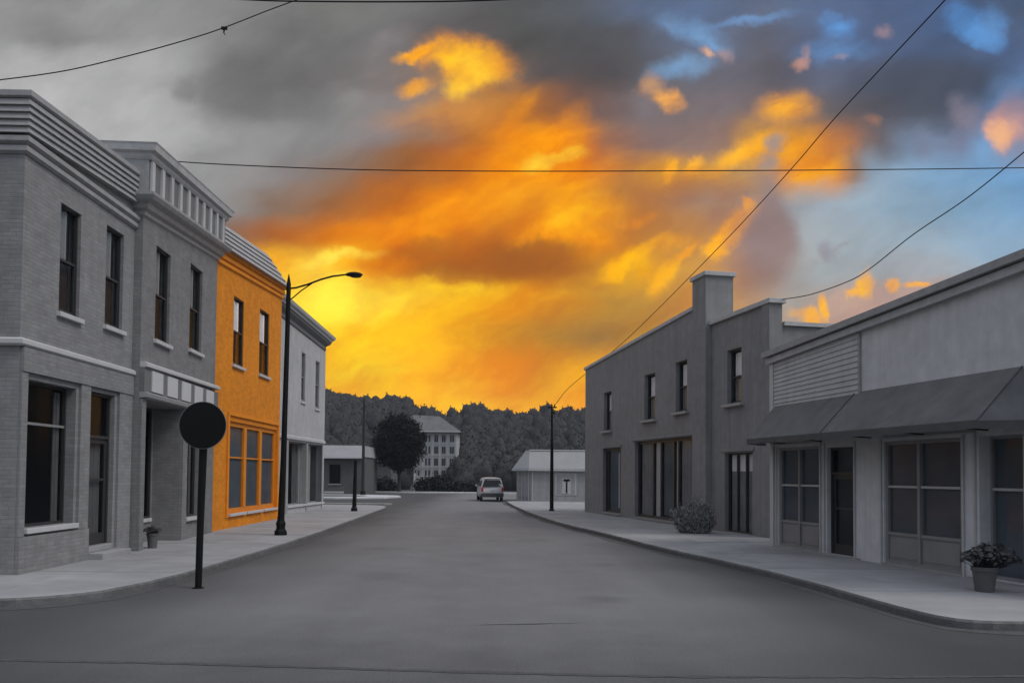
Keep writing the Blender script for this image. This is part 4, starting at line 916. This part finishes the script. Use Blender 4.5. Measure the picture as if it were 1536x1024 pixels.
# ================================================================== SKY
W = bpy.data.worlds.new('World'); sc.world = W; W.use_nodes = True
nt = W.node_tree; N = nt.nodes; L = nt.links; N.clear()
def nd(t, **k):
    n = N.new(t)
    for a, b in k.items(): setattr(n, a, b)
    return n
def math_(op, a, b=None, c=None):
    n = nd('ShaderNodeMath', operation=op)
    for i, v in enumerate((a, b, c)):
        if v is None: continue
        if isinstance(v, (int, float)): n.inputs[i].default_value = v
        else: L.new(v, n.inputs[i])
    return n.outputs[0]
tc = nd('ShaderNodeTexCoord'); dirn = tc.outputs['Generated']
sp = nd('ShaderNodeSeparateXYZ'); L.new(dirn, sp.inputs[0])
yy = math_('MAXIMUM', sp.outputs[1], .08)
u0_ = math_('DIVIDE', sp.outputs[0], yy); v0_ = math_('DIVIDE', sp.outputs[2], yy)
cmb = nd('ShaderNodeCombineXYZ'); L.new(u0_, cmb.inputs[0]); L.new(v0_, cmb.inputs[1])
def warp(src, scale, amp, seed, detail=4, rough=.6, stretch=(1, 1, 1), rot=0.0):
    mp = nd('ShaderNodeMapping'); mp.inputs['Scale'].default_value = stretch; mp.inputs['Location'].default_value = (seed, seed*.7, 0); mp.inputs['Rotation'].default_value = (0, 0, rot)
    L.new(src, mp.inputs[0])
    n = nd('ShaderNodeTexNoise', noise_dimensions='2D'); n.inputs['Scale'].default_value = scale; n.inputs['Detail'].default_value = detail; n.inputs['Roughness'].default_value = rough
    L.new(mp.outputs[0], n.inputs['Vector'])
    s = nd('ShaderNodeVectorMath', operation='SUBTRACT'); L.new(n.outputs['Color'], s.inputs[0]); s.inputs[1].default_value = (.5, .5, .5)
    k = nd('ShaderNodeVectorMath', operation='SCALE'); L.new(s.outputs[0], k.inputs[0]); k.inputs['Scale'].default_value = amp
    a = nd('ShaderNodeVectorMath', operation='ADD'); L.new(src, a.inputs[0]); L.new(k.outputs[0], a.inputs[1]); return a.outputs[0]
wr_row = warp(cmb.outputs[0], 7, 0.048, 1.3, 5, .55, (1, 1.7, 1), .35)
wr_blob = warp(warp(cmb.outputs[0], 9, .022, 4.1, 2), 34, .022, 7.7, 5, .6)
s2 = nd('ShaderNodeSeparateXYZ'); L.new(wr_row, s2.inputs[0])
def pu(px): return (px-768)/1300.0
def pv(py): return (712-py)/1300.0
U0, U1 = pu(-120), pu(1656)
su = nd('ShaderNodeMapRange'); su.inputs[1].default_value = U0; su.inputs[2].default_value = U1; L.new(s2.outputs[0], su.inputs[0])
def G(v): return (v, v, v)
rows = [
(-60, [(0, G(135)), (400, G(105)), (800, (85, 88, 98)), (1100, (85, 100, 125)), (1536, (75, 100, 140))]),
(0, [(0, G(152)), (200, G(146)), (300, G(132)), (384, G(124)), (480, (118, 118, 116)), (600, (112, 112, 112)), (700, (98, 96, 97)), (768, (92, 94, 94)), (860, (94, 98, 105)), (960, (92, 105, 130)), (1040, (94, 112, 145)), (1152, (98, 108, 130)), (1230, (90, 106, 138)), (1330, (82, 98, 130)), (1420, (76, 98, 136)), (1536, (78, 92, 118))]),
(50, [(0, G(142)), (60, G(130)), (130, G(150)), (250, G(147)), (340, G(124)), (480, G(108)), (560, (112, 110, 110)), (620, (106, 102, 102)), (700, (93, 89, 90)), (768, (86, 84, 82)), (860, (86, 86, 87)), (960, (86, 88, 96)), (1040, (100, 112, 138)), (1152, (94, 96, 108)), (1250, (90, 106, 140)), (1350, (82, 98, 130)), (1420, (76, 92, 122)), (1536, (80, 98, 132))]),
(100, [(0, G(172)), (100, G(174)), (220, G(174)), (290, G(155)), (330, G(122)), (420, G(106)), (500, (114, 111, 111)), (570, (124, 116, 114)), (640, (134, 112, 100)), (720, (135, 108, 85)), (770, (118, 98, 86)), (820, (88, 82, 82)), (920, (86, 82, 84)), (1000, (104, 104, 114)), (1080, (104, 104, 114)), (1150, (94, 92, 100)), (1230, (98, 104, 124)), (1300, (84, 90, 108)), (1400, (72, 80, 98)), (1480, (74, 84, 104)), (1536, (92, 118, 158))]),
(150, [(0, G(180)), (180, G(184)), (250, G(170)), (300, G(134)), (400, G(110)), (470, G(120)), (520, (134, 131, 130)), (580, (132, 122, 120)), (650, (146, 116, 95)), (720, (172, 118, 68)), (768, (182, 112, 50)), (800, (158, 100, 56)), (860, (120, 90, 78)), (920, (114, 98, 97)), (960, (124, 116, 120)), (1000, (120, 108, 110)), (1100, (116, 106, 110)), (1180, (124, 108, 106)), (1250, (104, 98, 102)), (1330, (90, 90, 100)), (1430, (76, 84, 100)), (1500, (98, 122, 158)), (1536, (118, 120, 150))]),
(200, [(0, G(186)), (300, G(166)), (400, G(144)), (480, (140, 139, 139)), (560, (140, 130, 130)), (620, (148, 118, 98)), (700, (190, 120, 48)), (768, (238, 142, 16)), (830, (246, 145, 6)), (870, (205, 122, 44)), (910, (134, 104, 92)), (1000, (138, 116, 112)), (1090, (140, 110, 98)), (1140, (190, 132, 64)), (1200, (206, 140, 58)), (1270, (152, 114, 92)), (1330, (108, 102, 108)), (1370, (116, 134, 158)), (1450, (112, 122, 148)), (1480, (114, 154, 194)), (1536, (134, 135, 155))]),
(250, [(0, G(186)), (250, G(166)), (320, G(147)), (420, (135, 129, 128)), (520, (132, 108, 94)), (600, (156, 102, 54)), (680, (200, 114, 30)), (740, (238, 140, 10)), (800, (250, 156, 8)), (870, (240, 145, 20)), (940, (190, 128, 66)), (1000, (212, 144, 50)), (1060, (196, 138, 66)), (1120, (186, 142, 94)), (1160, (160, 138, 128)), (1200, (240, 160, 44)), (1250, (228, 144, 42)), (1280, (150, 122, 104)), (1305, (136, 152, 168)), (1400, (128, 164, 196)), (1536, (114, 160, 204))]),
(300, [(0, G(166)), (330, G(140)), (400, (130, 108, 94)), (500, (145, 95, 58)), (600, (196, 106, 24)), (680, (244, 138, 4)), (740, (246, 152, 10)), (800, (228, 140, 26)), (860, (250, 162, 12)), (930, (190, 125, 55)), (1000, (180, 124, 74)), (1060, (164, 130, 108)), (1100, (172, 134, 106)), (1135, (160, 138, 130)), (1170, (146, 132, 132)), (1195, (154, 158, 164)), (1300, (150, 170, 186)), (1450, (130, 165, 195)), (1536, (122, 164, 202))]),
(350, [(0, G(150)), (330, (135, 104, 86)), (400, (172, 100, 42)), (500, (212, 112, 12)), (580, (232, 126, 4)), (640, (252, 154, 0)), (700, (232, 134, 14)), (760, (204, 122, 30)), (820, (246, 156, 8)), (880, (238, 148, 12)), (950, (198, 130, 50)), (1010, (184, 124, 66)), (1060, (190, 134, 76)), (1110, (176, 124, 92)), (1150, (145, 119, 116)), (1176, (134, 119, 118)), (1206, (158, 164, 168)), (1350, (155, 172, 185)), (1536, (138, 168, 194))]),
(400, [(330, (252, 160, 14)), (400, (254, 182, 30)), (460, (255, 202, 55)), (520, (254, 172, 8)), (570, (226, 130, 4)), (640, (196, 112, 16)), (720, (182, 104, 24)), (800, (178, 108, 34)), (850, (188, 120, 34)), (900, (202, 136, 38)), (960, (230, 152, 20)), (1010, (202, 140, 60)), (1060, (196, 136, 70)), (1120, (164, 122, 98)), (1160, (146, 121, 114)), (1200, (160, 160, 160)), (1230, (165, 172, 176)), (1400, (160, 165, 172)), (1536, (154, 172, 186))]),
(450, [(330, (255, 182, 20)), (440, (255, 196, 30)), (500, (255, 215, 55)), (560, (255, 202, 38)), (640, (255, 186, 8)), (720, (255, 188, 5)), (780, (240, 164, 10)), (850, (214, 146, 34)), (920, (178, 126, 50)), (980, (186, 136, 58)), (1050, (204, 142, 66)), (1110, (184, 140, 98)), (1150, (176, 142, 118)), (1190, (165, 158, 152)), (1300, (172, 152, 140)), (1536, (165, 168, 175))]),
(500, [(330, (255, 190, 10)), (440, (255, 194, 16)), (500, (255, 194, 18)), (560, (255, 182, 2)), (660, (246, 166, 0)), (750, (226, 158, 20)), (820, (190, 138, 44)), (900, (166, 124, 58)), (980, (186, 136, 50)), (1100, (190, 140, 80)), (1536, (170, 162, 160))]),
(560, [(330, (255, 180, 0)), (440, (255, 184, 0)), (500, (255, 202, 4)), (560, (255, 204, 16)), (620, (255, 174, 0)), (700, (255, 174, 0)), (760, (250, 165, 5)), (820, (222, 146, 20)), (870, (236, 156, 10)), (1000, (230, 150, 20)), (1536, (200, 160, 110))]),
(625, [(330, (255, 190, 0)), (500, (255, 186, 0)), (600, (255, 176, 0)), (700, (255, 186, 14)), (800, (255, 186, 8)), (880, (255, 166, 8)), (1000, (240, 160, 30)), (1536, (220, 162, 90))]),
]
vrow = s2.outputs[1]
# cloud patches: px, py, rx, ry, tilt (deg, up to the right), softness, colour, strength
blobs = [
(1040, 38, 42, 15, -22, 1.05, (118, 158, 202), .95), (1066, 52, 22, 8, -30, 1.05, (118, 158, 202), .8), (1018, 90, 40, 13, 6, 1.0, (122, 162, 204), .95), (1120, 18, 60, 7, 14, .9, (112, 150, 198), .8), (1258, 26, 24, 16, 10, 1.0, (96, 150, 212), .95), (1248, 64, 44, 15, 8, 1.05, (104, 150, 205), .9),
(1450, 10, 26, 24, -60, .6, (92, 150, 216), 1), (1472, 32, 36, 15, -30, .7, (94, 150, 212), .95), (1495, 25, 18, 26, 0, .8, (96, 146, 202), .8), (1515, 118, 26, 16, 30, .9, (112, 150, 196), .7), (1390, 118, 95, 30, 8, .9, (74, 80, 94), .75), (900, 60, 110, 34, -10, 1, (84, 84, 88), .5), (1150, 110, 60, 30, 0, 1, (96, 92, 100), .4),
(640, 320, 110, 9, 32, .9, (250, 148, 2), .6), (735, 285, 46, 12, 20, .9, (250, 158, 12), .6), (560, 300, 120, 14, 22, 1, (176, 100, 40), .45), (770, 170, 40, 12, 45, .9, (245, 150, 12), .6), (850, 175, 16, 30, -35, .9, (240, 146, 26), .55),
(640, 170, 70, 20, 10, .9, (205, 135, 70), .45), (700, 165, 60, 26, 0, .9, (215, 135, 55), .5),
(692, 82, 62, 34, -8, .6, (255, 158, 16), 1), (700, 86, 42, 24, -12, .8, (255, 198, 52), 1), (620, 72, 32, 9, 28, .6, (255, 165, 25), .95), (682, 122, 22, 18, 30, .7, (255, 185, 45), .85), (620, 125, 22, 9, 12, .8, (235, 152, 48), .85), (645, 100, 14, 14, 0, .7, (128, 108, 95), .8), (745, 92, 22, 18, -40, .9, (240, 152, 45), .6),
(830, 228, 82, 36, 10, .95, (255, 152, 0), .75), (812, 236, 30, 12, 8, .6, (255, 204, 52), 1), (855, 226, 26, 11, 10, .6, (255, 205, 50), 1),
(855, 325, 78, 22, 14, .8, (255, 162, 5), .8), (862, 318, 40, 11, 14, .8, (255, 184, 22), .9), (760, 290, 50, 20, 15, 1, (240, 150, 20), .4),
(888, 357, 32, 14, 12, .7, (255, 165, 12), .95), (952, 326, 26, 8, 16, .9, (245, 155, 35), .8), (945, 388, 52, 12, 30, .7, (255, 178, 4), .95), (925, 400, 26, 14, 30, .8, (255, 172, 5), .8), (1000, 366, 34, 10, 12, .9, (232, 152, 40), .75),
(995, 416, 32, 12, 52, .7, (246, 164, 28), .95), (1030, 380, 22, 7, 45, .8, (245, 158, 35), .85),
(715, 386, 152, 29, 1, .45, (164, 92, 26), 1), (660, 366, 70, 15, 12, .6, (190, 110, 28), .85), (800, 374, 66, 19, 2, .5, (158, 94, 38), 1), (590, 398, 50, 10, 10, .8, (228, 124, 2), .7),
(1098, 335, 52, 19, 50, .4, (250, 164, 40), 1), (1122, 300, 12, 15, 40, .3, (255, 172, 48), 1), (1070, 362, 20, 12, 50, .4, (252, 168, 38), .9), (1140, 350, 45, 55, -10, .6, (150, 122, 116), .75), (1155, 345, 38, 48, 0, .45, (140, 120, 120), .8),
(1185, 152, 36, 22, 0, .75, (244, 162, 48), .95), (1120, 222, 55, 18, 28, .7, (252, 168, 36), .9), (1210, 226, 50, 30, 25, .65, (255, 168, 18), .95), (1168, 208, 15, 12, 25, .7, (152, 142, 140), .9), (1250, 200, 30, 20, 20, .9, (225, 140, 50), .7), (1003, 248, 14, 10, 70, .6, (255, 170, 40), .9), (1040, 246, 18, 10, 40, .7, (252, 168, 45), .85), (1155, 235, 14, 14, 50, .8, (150, 142, 142), .8),
(996, 140, 22, 12, -20, .8, (236, 162, 84), .95), (970, 116, 14, 18, -50, .9, (205, 152, 112), .7), (1063, 70, 10, 7, -35, .8, (220, 168, 140), .85), (1202, 88, 12, 9, 20, .8, (222, 165, 140), .85), (1208, 72, 6, 12, 20, .9, (190, 150, 140), .6), (1333, 32, 12, 10, 0, .9, (175, 145, 150), .8), (1255, 75, 10, 5, 10, .9, (175, 150, 155), .7), (1306, 168, 12, 8, 0, .9, (205, 145, 105), .75), (1088, 70, 10, 8, 0, 1, (170, 140, 135), .6),
(1516, 176, 30, 36, -15, .45, (206, 150, 138), .95), (1505, 190, 16, 22, 0, .6, (232, 168, 130), .9), (1526, 145, 22, 26, 0, .7, (140, 128, 145), .7), (1455, 162, 22, 28, 15, .7, (128, 122, 138), .85), (1385, 205, 16, 18, 30, .9, (118, 128, 150), .8),
(1242, 372, 11, 14, 20, .8, (142, 138, 146), .8), (1262, 362, 22, 5, 18, .9, (152, 150, 158), .6), (1400, 270, 10, 5, 0, 1, (130, 155, 185), .4),
(1330, 452, 110, 32, 8, .5, (188, 154, 140), .95), (1380, 440, 50, 22, 0, .6, (180, 152, 145), .9), (1305, 424, 15, 19, 5, .4, (255, 182, 42), 1), (1343, 418, 8, 14, 0, .4, (255, 176, 46), 1), (1376, 418, 20, 5, -5, .5, (252, 172, 60), .9), (1243, 456, 9, 16, 15, .4, (255, 178, 48), 1), (1220, 468, 18, 12, -10, .5, (255, 176, 50), 1), (1196, 465, 14, 6, 0, .8, (225, 165, 100), .8), (1290, 438, 10, 6, 0, .6, (250, 170, 55), .8), (1350, 470, 60, 10, 20, .9, (224, 160, 96), .7),
(505, 388, 50, 8, 8, .8, (255, 220, 80), .8), (540, 450, 120, 26, 10, 1, (255, 218, 66), .5), (470, 440, 60, 36, 0, 1, (255, 220, 70), .5), (560, 395, 40, 18, 0, .9, (250, 160, 0), .5), (690, 430, 130, 10, -3, .8, (255, 196, 22), .7), (600, 478, 60, 7, 20, 1, (246, 165, 0), .5), (540, 558, 60, 9, 6, .8, (255, 216, 30), .8), (690, 575, 26, 12, 0, .7, (255, 188, 20), .8),
(272, 130, 20, 18, 15, .6, G(122), .85), (350, 112, 60, 40, 5, .7, G(112), .8), (45, 30, 45, 26, 0, 1, G(124), .6), (360, 150, 60, 18, -12, .8, G(124), .6), (330, 45, 120, 22, -8, 1, G(134), .4), (575, 55, 30, 14, 20, 1, (140, 132, 134), .5),
]
# fine cloud texture
mp = nd('ShaderNodeMapping', vector_type='TEXTURE'); mp.inputs['Scale'].default_value = (2.2, 1, 1); mp.inputs['Rotation'].default_value = (0, 0, R(26)); L.new(wr_row, mp.inputs[0])
nn = nd('ShaderNodeTexNoise', noise_dimensions='2D'); nn.inputs['Scale'].default_value = 13; nn.inputs['Detail'].default_value = 7; nn.inputs['Roughness'].default_value = .58; L.new(mp.outputs[0], nn.inputs['Vector'])
mr = nd('ShaderNodeMapRange'); mr.inputs[1].default_value = .32; mr.inputs[2].default_value = .68; mr.inputs[3].default_value = -1.2; mr.inputs[4].default_value = 1.2; L.new(nn.outputs['Fac'], mr.inputs[0])
tex = mr.outputs[0]
bn = nd('ShaderNodeMapRange'); bn.inputs[1].default_value = -.9; bn.inputs[2].default_value = .5; bn.inputs[3].default_value = .5; bn.inputs[4].default_value = 1.0; L.new(tex, bn.inputs[0]); btex = bn.outputs[0]
def tile(x0, x1, y0, y1):
    """one patch of the sky: only the rows and clouds that reach it"""
    ri = [i for i in range(len(rows)) if y0-110 <= rows[i][0] <= y1+110] if True else []
    prev = None
    for i in ri:
        py, st = rows[i]
        rp = nd('ShaderNodeValToRGB'); cr = rp.color_ramp; cr.interpolation = 'LINEAR'
        st = [((pu(px)-U0)/(U1-U0), c) for px, c in st]
        while len(cr.elements) < len(st): cr.elements.new(.5)
        for e_, (p_, c) in zip(cr.elements, st): e_.position = p_
        for e_, (p_, c) in zip(cr.elements, st): e_.color = rgb(*c)
        if prev is None: L.new(su.outputs[0], rp.inputs[0]); prev = rp.outputs[0]; py0 = py; continue
        dp = nd('ShaderNodeVectorMath', operation='DOT_PRODUCT'); L.new(prev, dp.inputs[0]); dp.inputs[1].default_value = (1e-7, 0, 0)   # each step waits for the one before
        L.new(math_('ADD', su.outputs[0], dp.outputs['Value']), rp.inputs[0])
        mr = nd('ShaderNodeMapRange', interpolation_type='SMOOTHSTEP'); mr.inputs[1].default_value = pv(py0); mr.inputs[2].default_value = pv(py); L.new(math_('ADD', vrow, dp.outputs['Value']), mr.inputs[0])
        mx = nd('ShaderNodeMix', data_type='RGBA'); L.new(mr.outputs[0], mx.inputs[0]); L.new(prev, mx.inputs[6]); L.new(rp.outputs[0], mx.inputs[7]); prev = mx.outputs[2]; py0 = py
    for (bx, by, rx, ry, an, so, c, st) in blobs:
        e_ = 1.05+.9*so; ca, sa = abs(math.cos(R(an))), abs(math.sin(R(an)))
        ex = e_*(rx*ca+ry*sa)+34; ey = e_*(rx*sa+ry*ca)+34
        if bx+ex < x0 or bx-ex > x1 or by+ey < y0 or by-ey > y1: continue
        cv = nd('ShaderNodeVectorMath', operation='MULTIPLY_ADD'); L.new(prev, cv.inputs[0]); cv.inputs[1].default_value = (1e-7, 1e-7, 1e-7); L.new(wr_blob, cv.inputs[2])
        mp = nd('ShaderNodeMapping', vector_type='TEXTURE'); mp.inputs['Location'].default_value = (pu(bx), pv(by), 0); mp.inputs['Rotation'].default_value = (0, 0, R(an)); mp.inputs['Scale'].default_value = (rx/1300, ry/1300, 1)
        L.new(cv.outputs[0], mp.inputs[0])
        ln = nd('ShaderNodeVectorMath', operation='LENGTH'); L.new(mp.outputs[0], ln.inputs[0])
        mr = nd('ShaderNodeMapRange', interpolation_type='SMOOTHSTEP'); mr.inputs[1].default_value = 1.05+so*.9; mr.inputs[2].default_value = .9-so*.9; mr.inputs[3].default_value = 0; mr.inputs[4].default_value = st; L.new(ln.outputs['Value'], mr.inputs[0])
        mx = nd('ShaderNodeMix', data_type='RGBA'); L.new(math_('MULTIPLY', mr.outputs[0], btex), mx.inputs[0]); L.new(prev, mx.inputs[6]); mx.inputs[7].default_value = rgb(*c); prev = mx.outputs[2]
    sc_ = nd('ShaderNodeSeparateXYZ'); L.new(prev, sc_.inputs[0]); sat = math_('MAXIMUM', math_('SUBTRACT', sc_.outputs[0], sc_.outputs[2]), 0)
    fr_ = math_('MULTIPLY_ADD', tex, .11, 1); fg_ = math_('MULTIPLY_ADD', tex, math_('MULTIPLY_ADD', sat, .19, .11), 1)
    vv = nd('ShaderNodeCombineXYZ'); L.new(fr_, vv.inputs[0]); L.new(fg_, vv.inputs[1]); L.new(fr_, vv.inputs[2])
    sk = nd('ShaderNodeVectorMath', operation='MULTIPLY'); L.new(prev, sk.inputs[0]); L.new(vv.outputs[0], sk.inputs[1])
    bg = nd('ShaderNodeBackground'); bg.inputs[1].default_value = 1.0; L.new(sk.outputs[0], bg.inputs[0]); return bg.outputs[0]
front = tile(-1e6, 1e6, -1e6, 1e6)
def mixs(f, a, b):
    m_ = nd('ShaderNodeMixShader'); L.new(f, m_.inputs[0]); L.new(a, m_.inputs[1]); L.new(b, m_.inputs[2]); return m_.outputs[0]
# the clear sky behind and overhead
ns = nd('ShaderNodeTexSky', sky_type='NISHITA'); ns.sun_disc = False; ns.sun_elevation = R(50); ns.sun_rotation = R(112); ns.dust_density = 1.5
nb = nd('ShaderNodeVectorMath', operation='MULTIPLY'); L.new(ns.outputs[0], nb.inputs[0]); nb.inputs[1].default_value = (.075, .075, .075)
bk = nd('ShaderNodeVectorMath', operation='ADD'); L.new(nb.outputs[0], bk.inputs[0]); bk.inputs[1].default_value = (.40, .408, .425)
bb = nd('ShaderNodeBackground'); L.new(bk.outputs[0], bb.inputs[0]); L.new(math_('MULTIPLY_ADD', math_('MAXIMUM', sp.outputs[2], 0), 1.15, .38), bb.inputs[1])
fb = nd('ShaderNodeMapRange', interpolation_type='SMOOTHSTEP'); fb.inputs[1].default_value = .64; fb.inputs[2].default_value = .52; L.new(sp.outputs[1], fb.inputs[0])
wo = nd('ShaderNodeOutputWorld'); L.new(mixs(fb.outputs[0], front, bb.outputs[0]), wo.inputs[0])
W.cycles.sampling_method = 'MANUAL'; W.cycles.sample_map_resolution = 1024

# ================================================================== LIGHT + CAMERA
sun = bpy.data.lights.new('sun', 'SUN'); sun.energy = 1.2; sun.angle = R(22); sun.color = (1, .97, .93)
so_ = bpy.data.objects.new('sun', sun); COL.objects.link(so_)
az, el = R(112), R(50)      # compass azimuth from +y, clockwise
d = Vector((math.sin(az)*math.cos(el), math.cos(az)*math.cos(el), math.sin(el)))
so_.rotation_euler = d.to_track_quat('Z', 'Y').to_euler(); so_.location = d*60

cam = bpy.data.cameras.new('camera'); co = bpy.data.objects.new('camera', cam); COL.objects.link(co)
co.matrix_world = Matrix.Translation((0, 0, 1.8)) @ Matrix.Rotation(R(92), 4, 'X') @ Matrix.Rotation(R(.5), 4, 'Z')
cam.sensor_width = 36; cam.lens = 36*1300/1536; cam.shift_y = (666.6-512)/1536; cam.clip_end = 3000; cam.clip_start = .1
sc.camera = co
sc.view_settings.view_transform = 'Standard'; sc.view_settings.look = 'None'; sc.view_settings.exposure = 0; sc.view_settings.gamma = 1
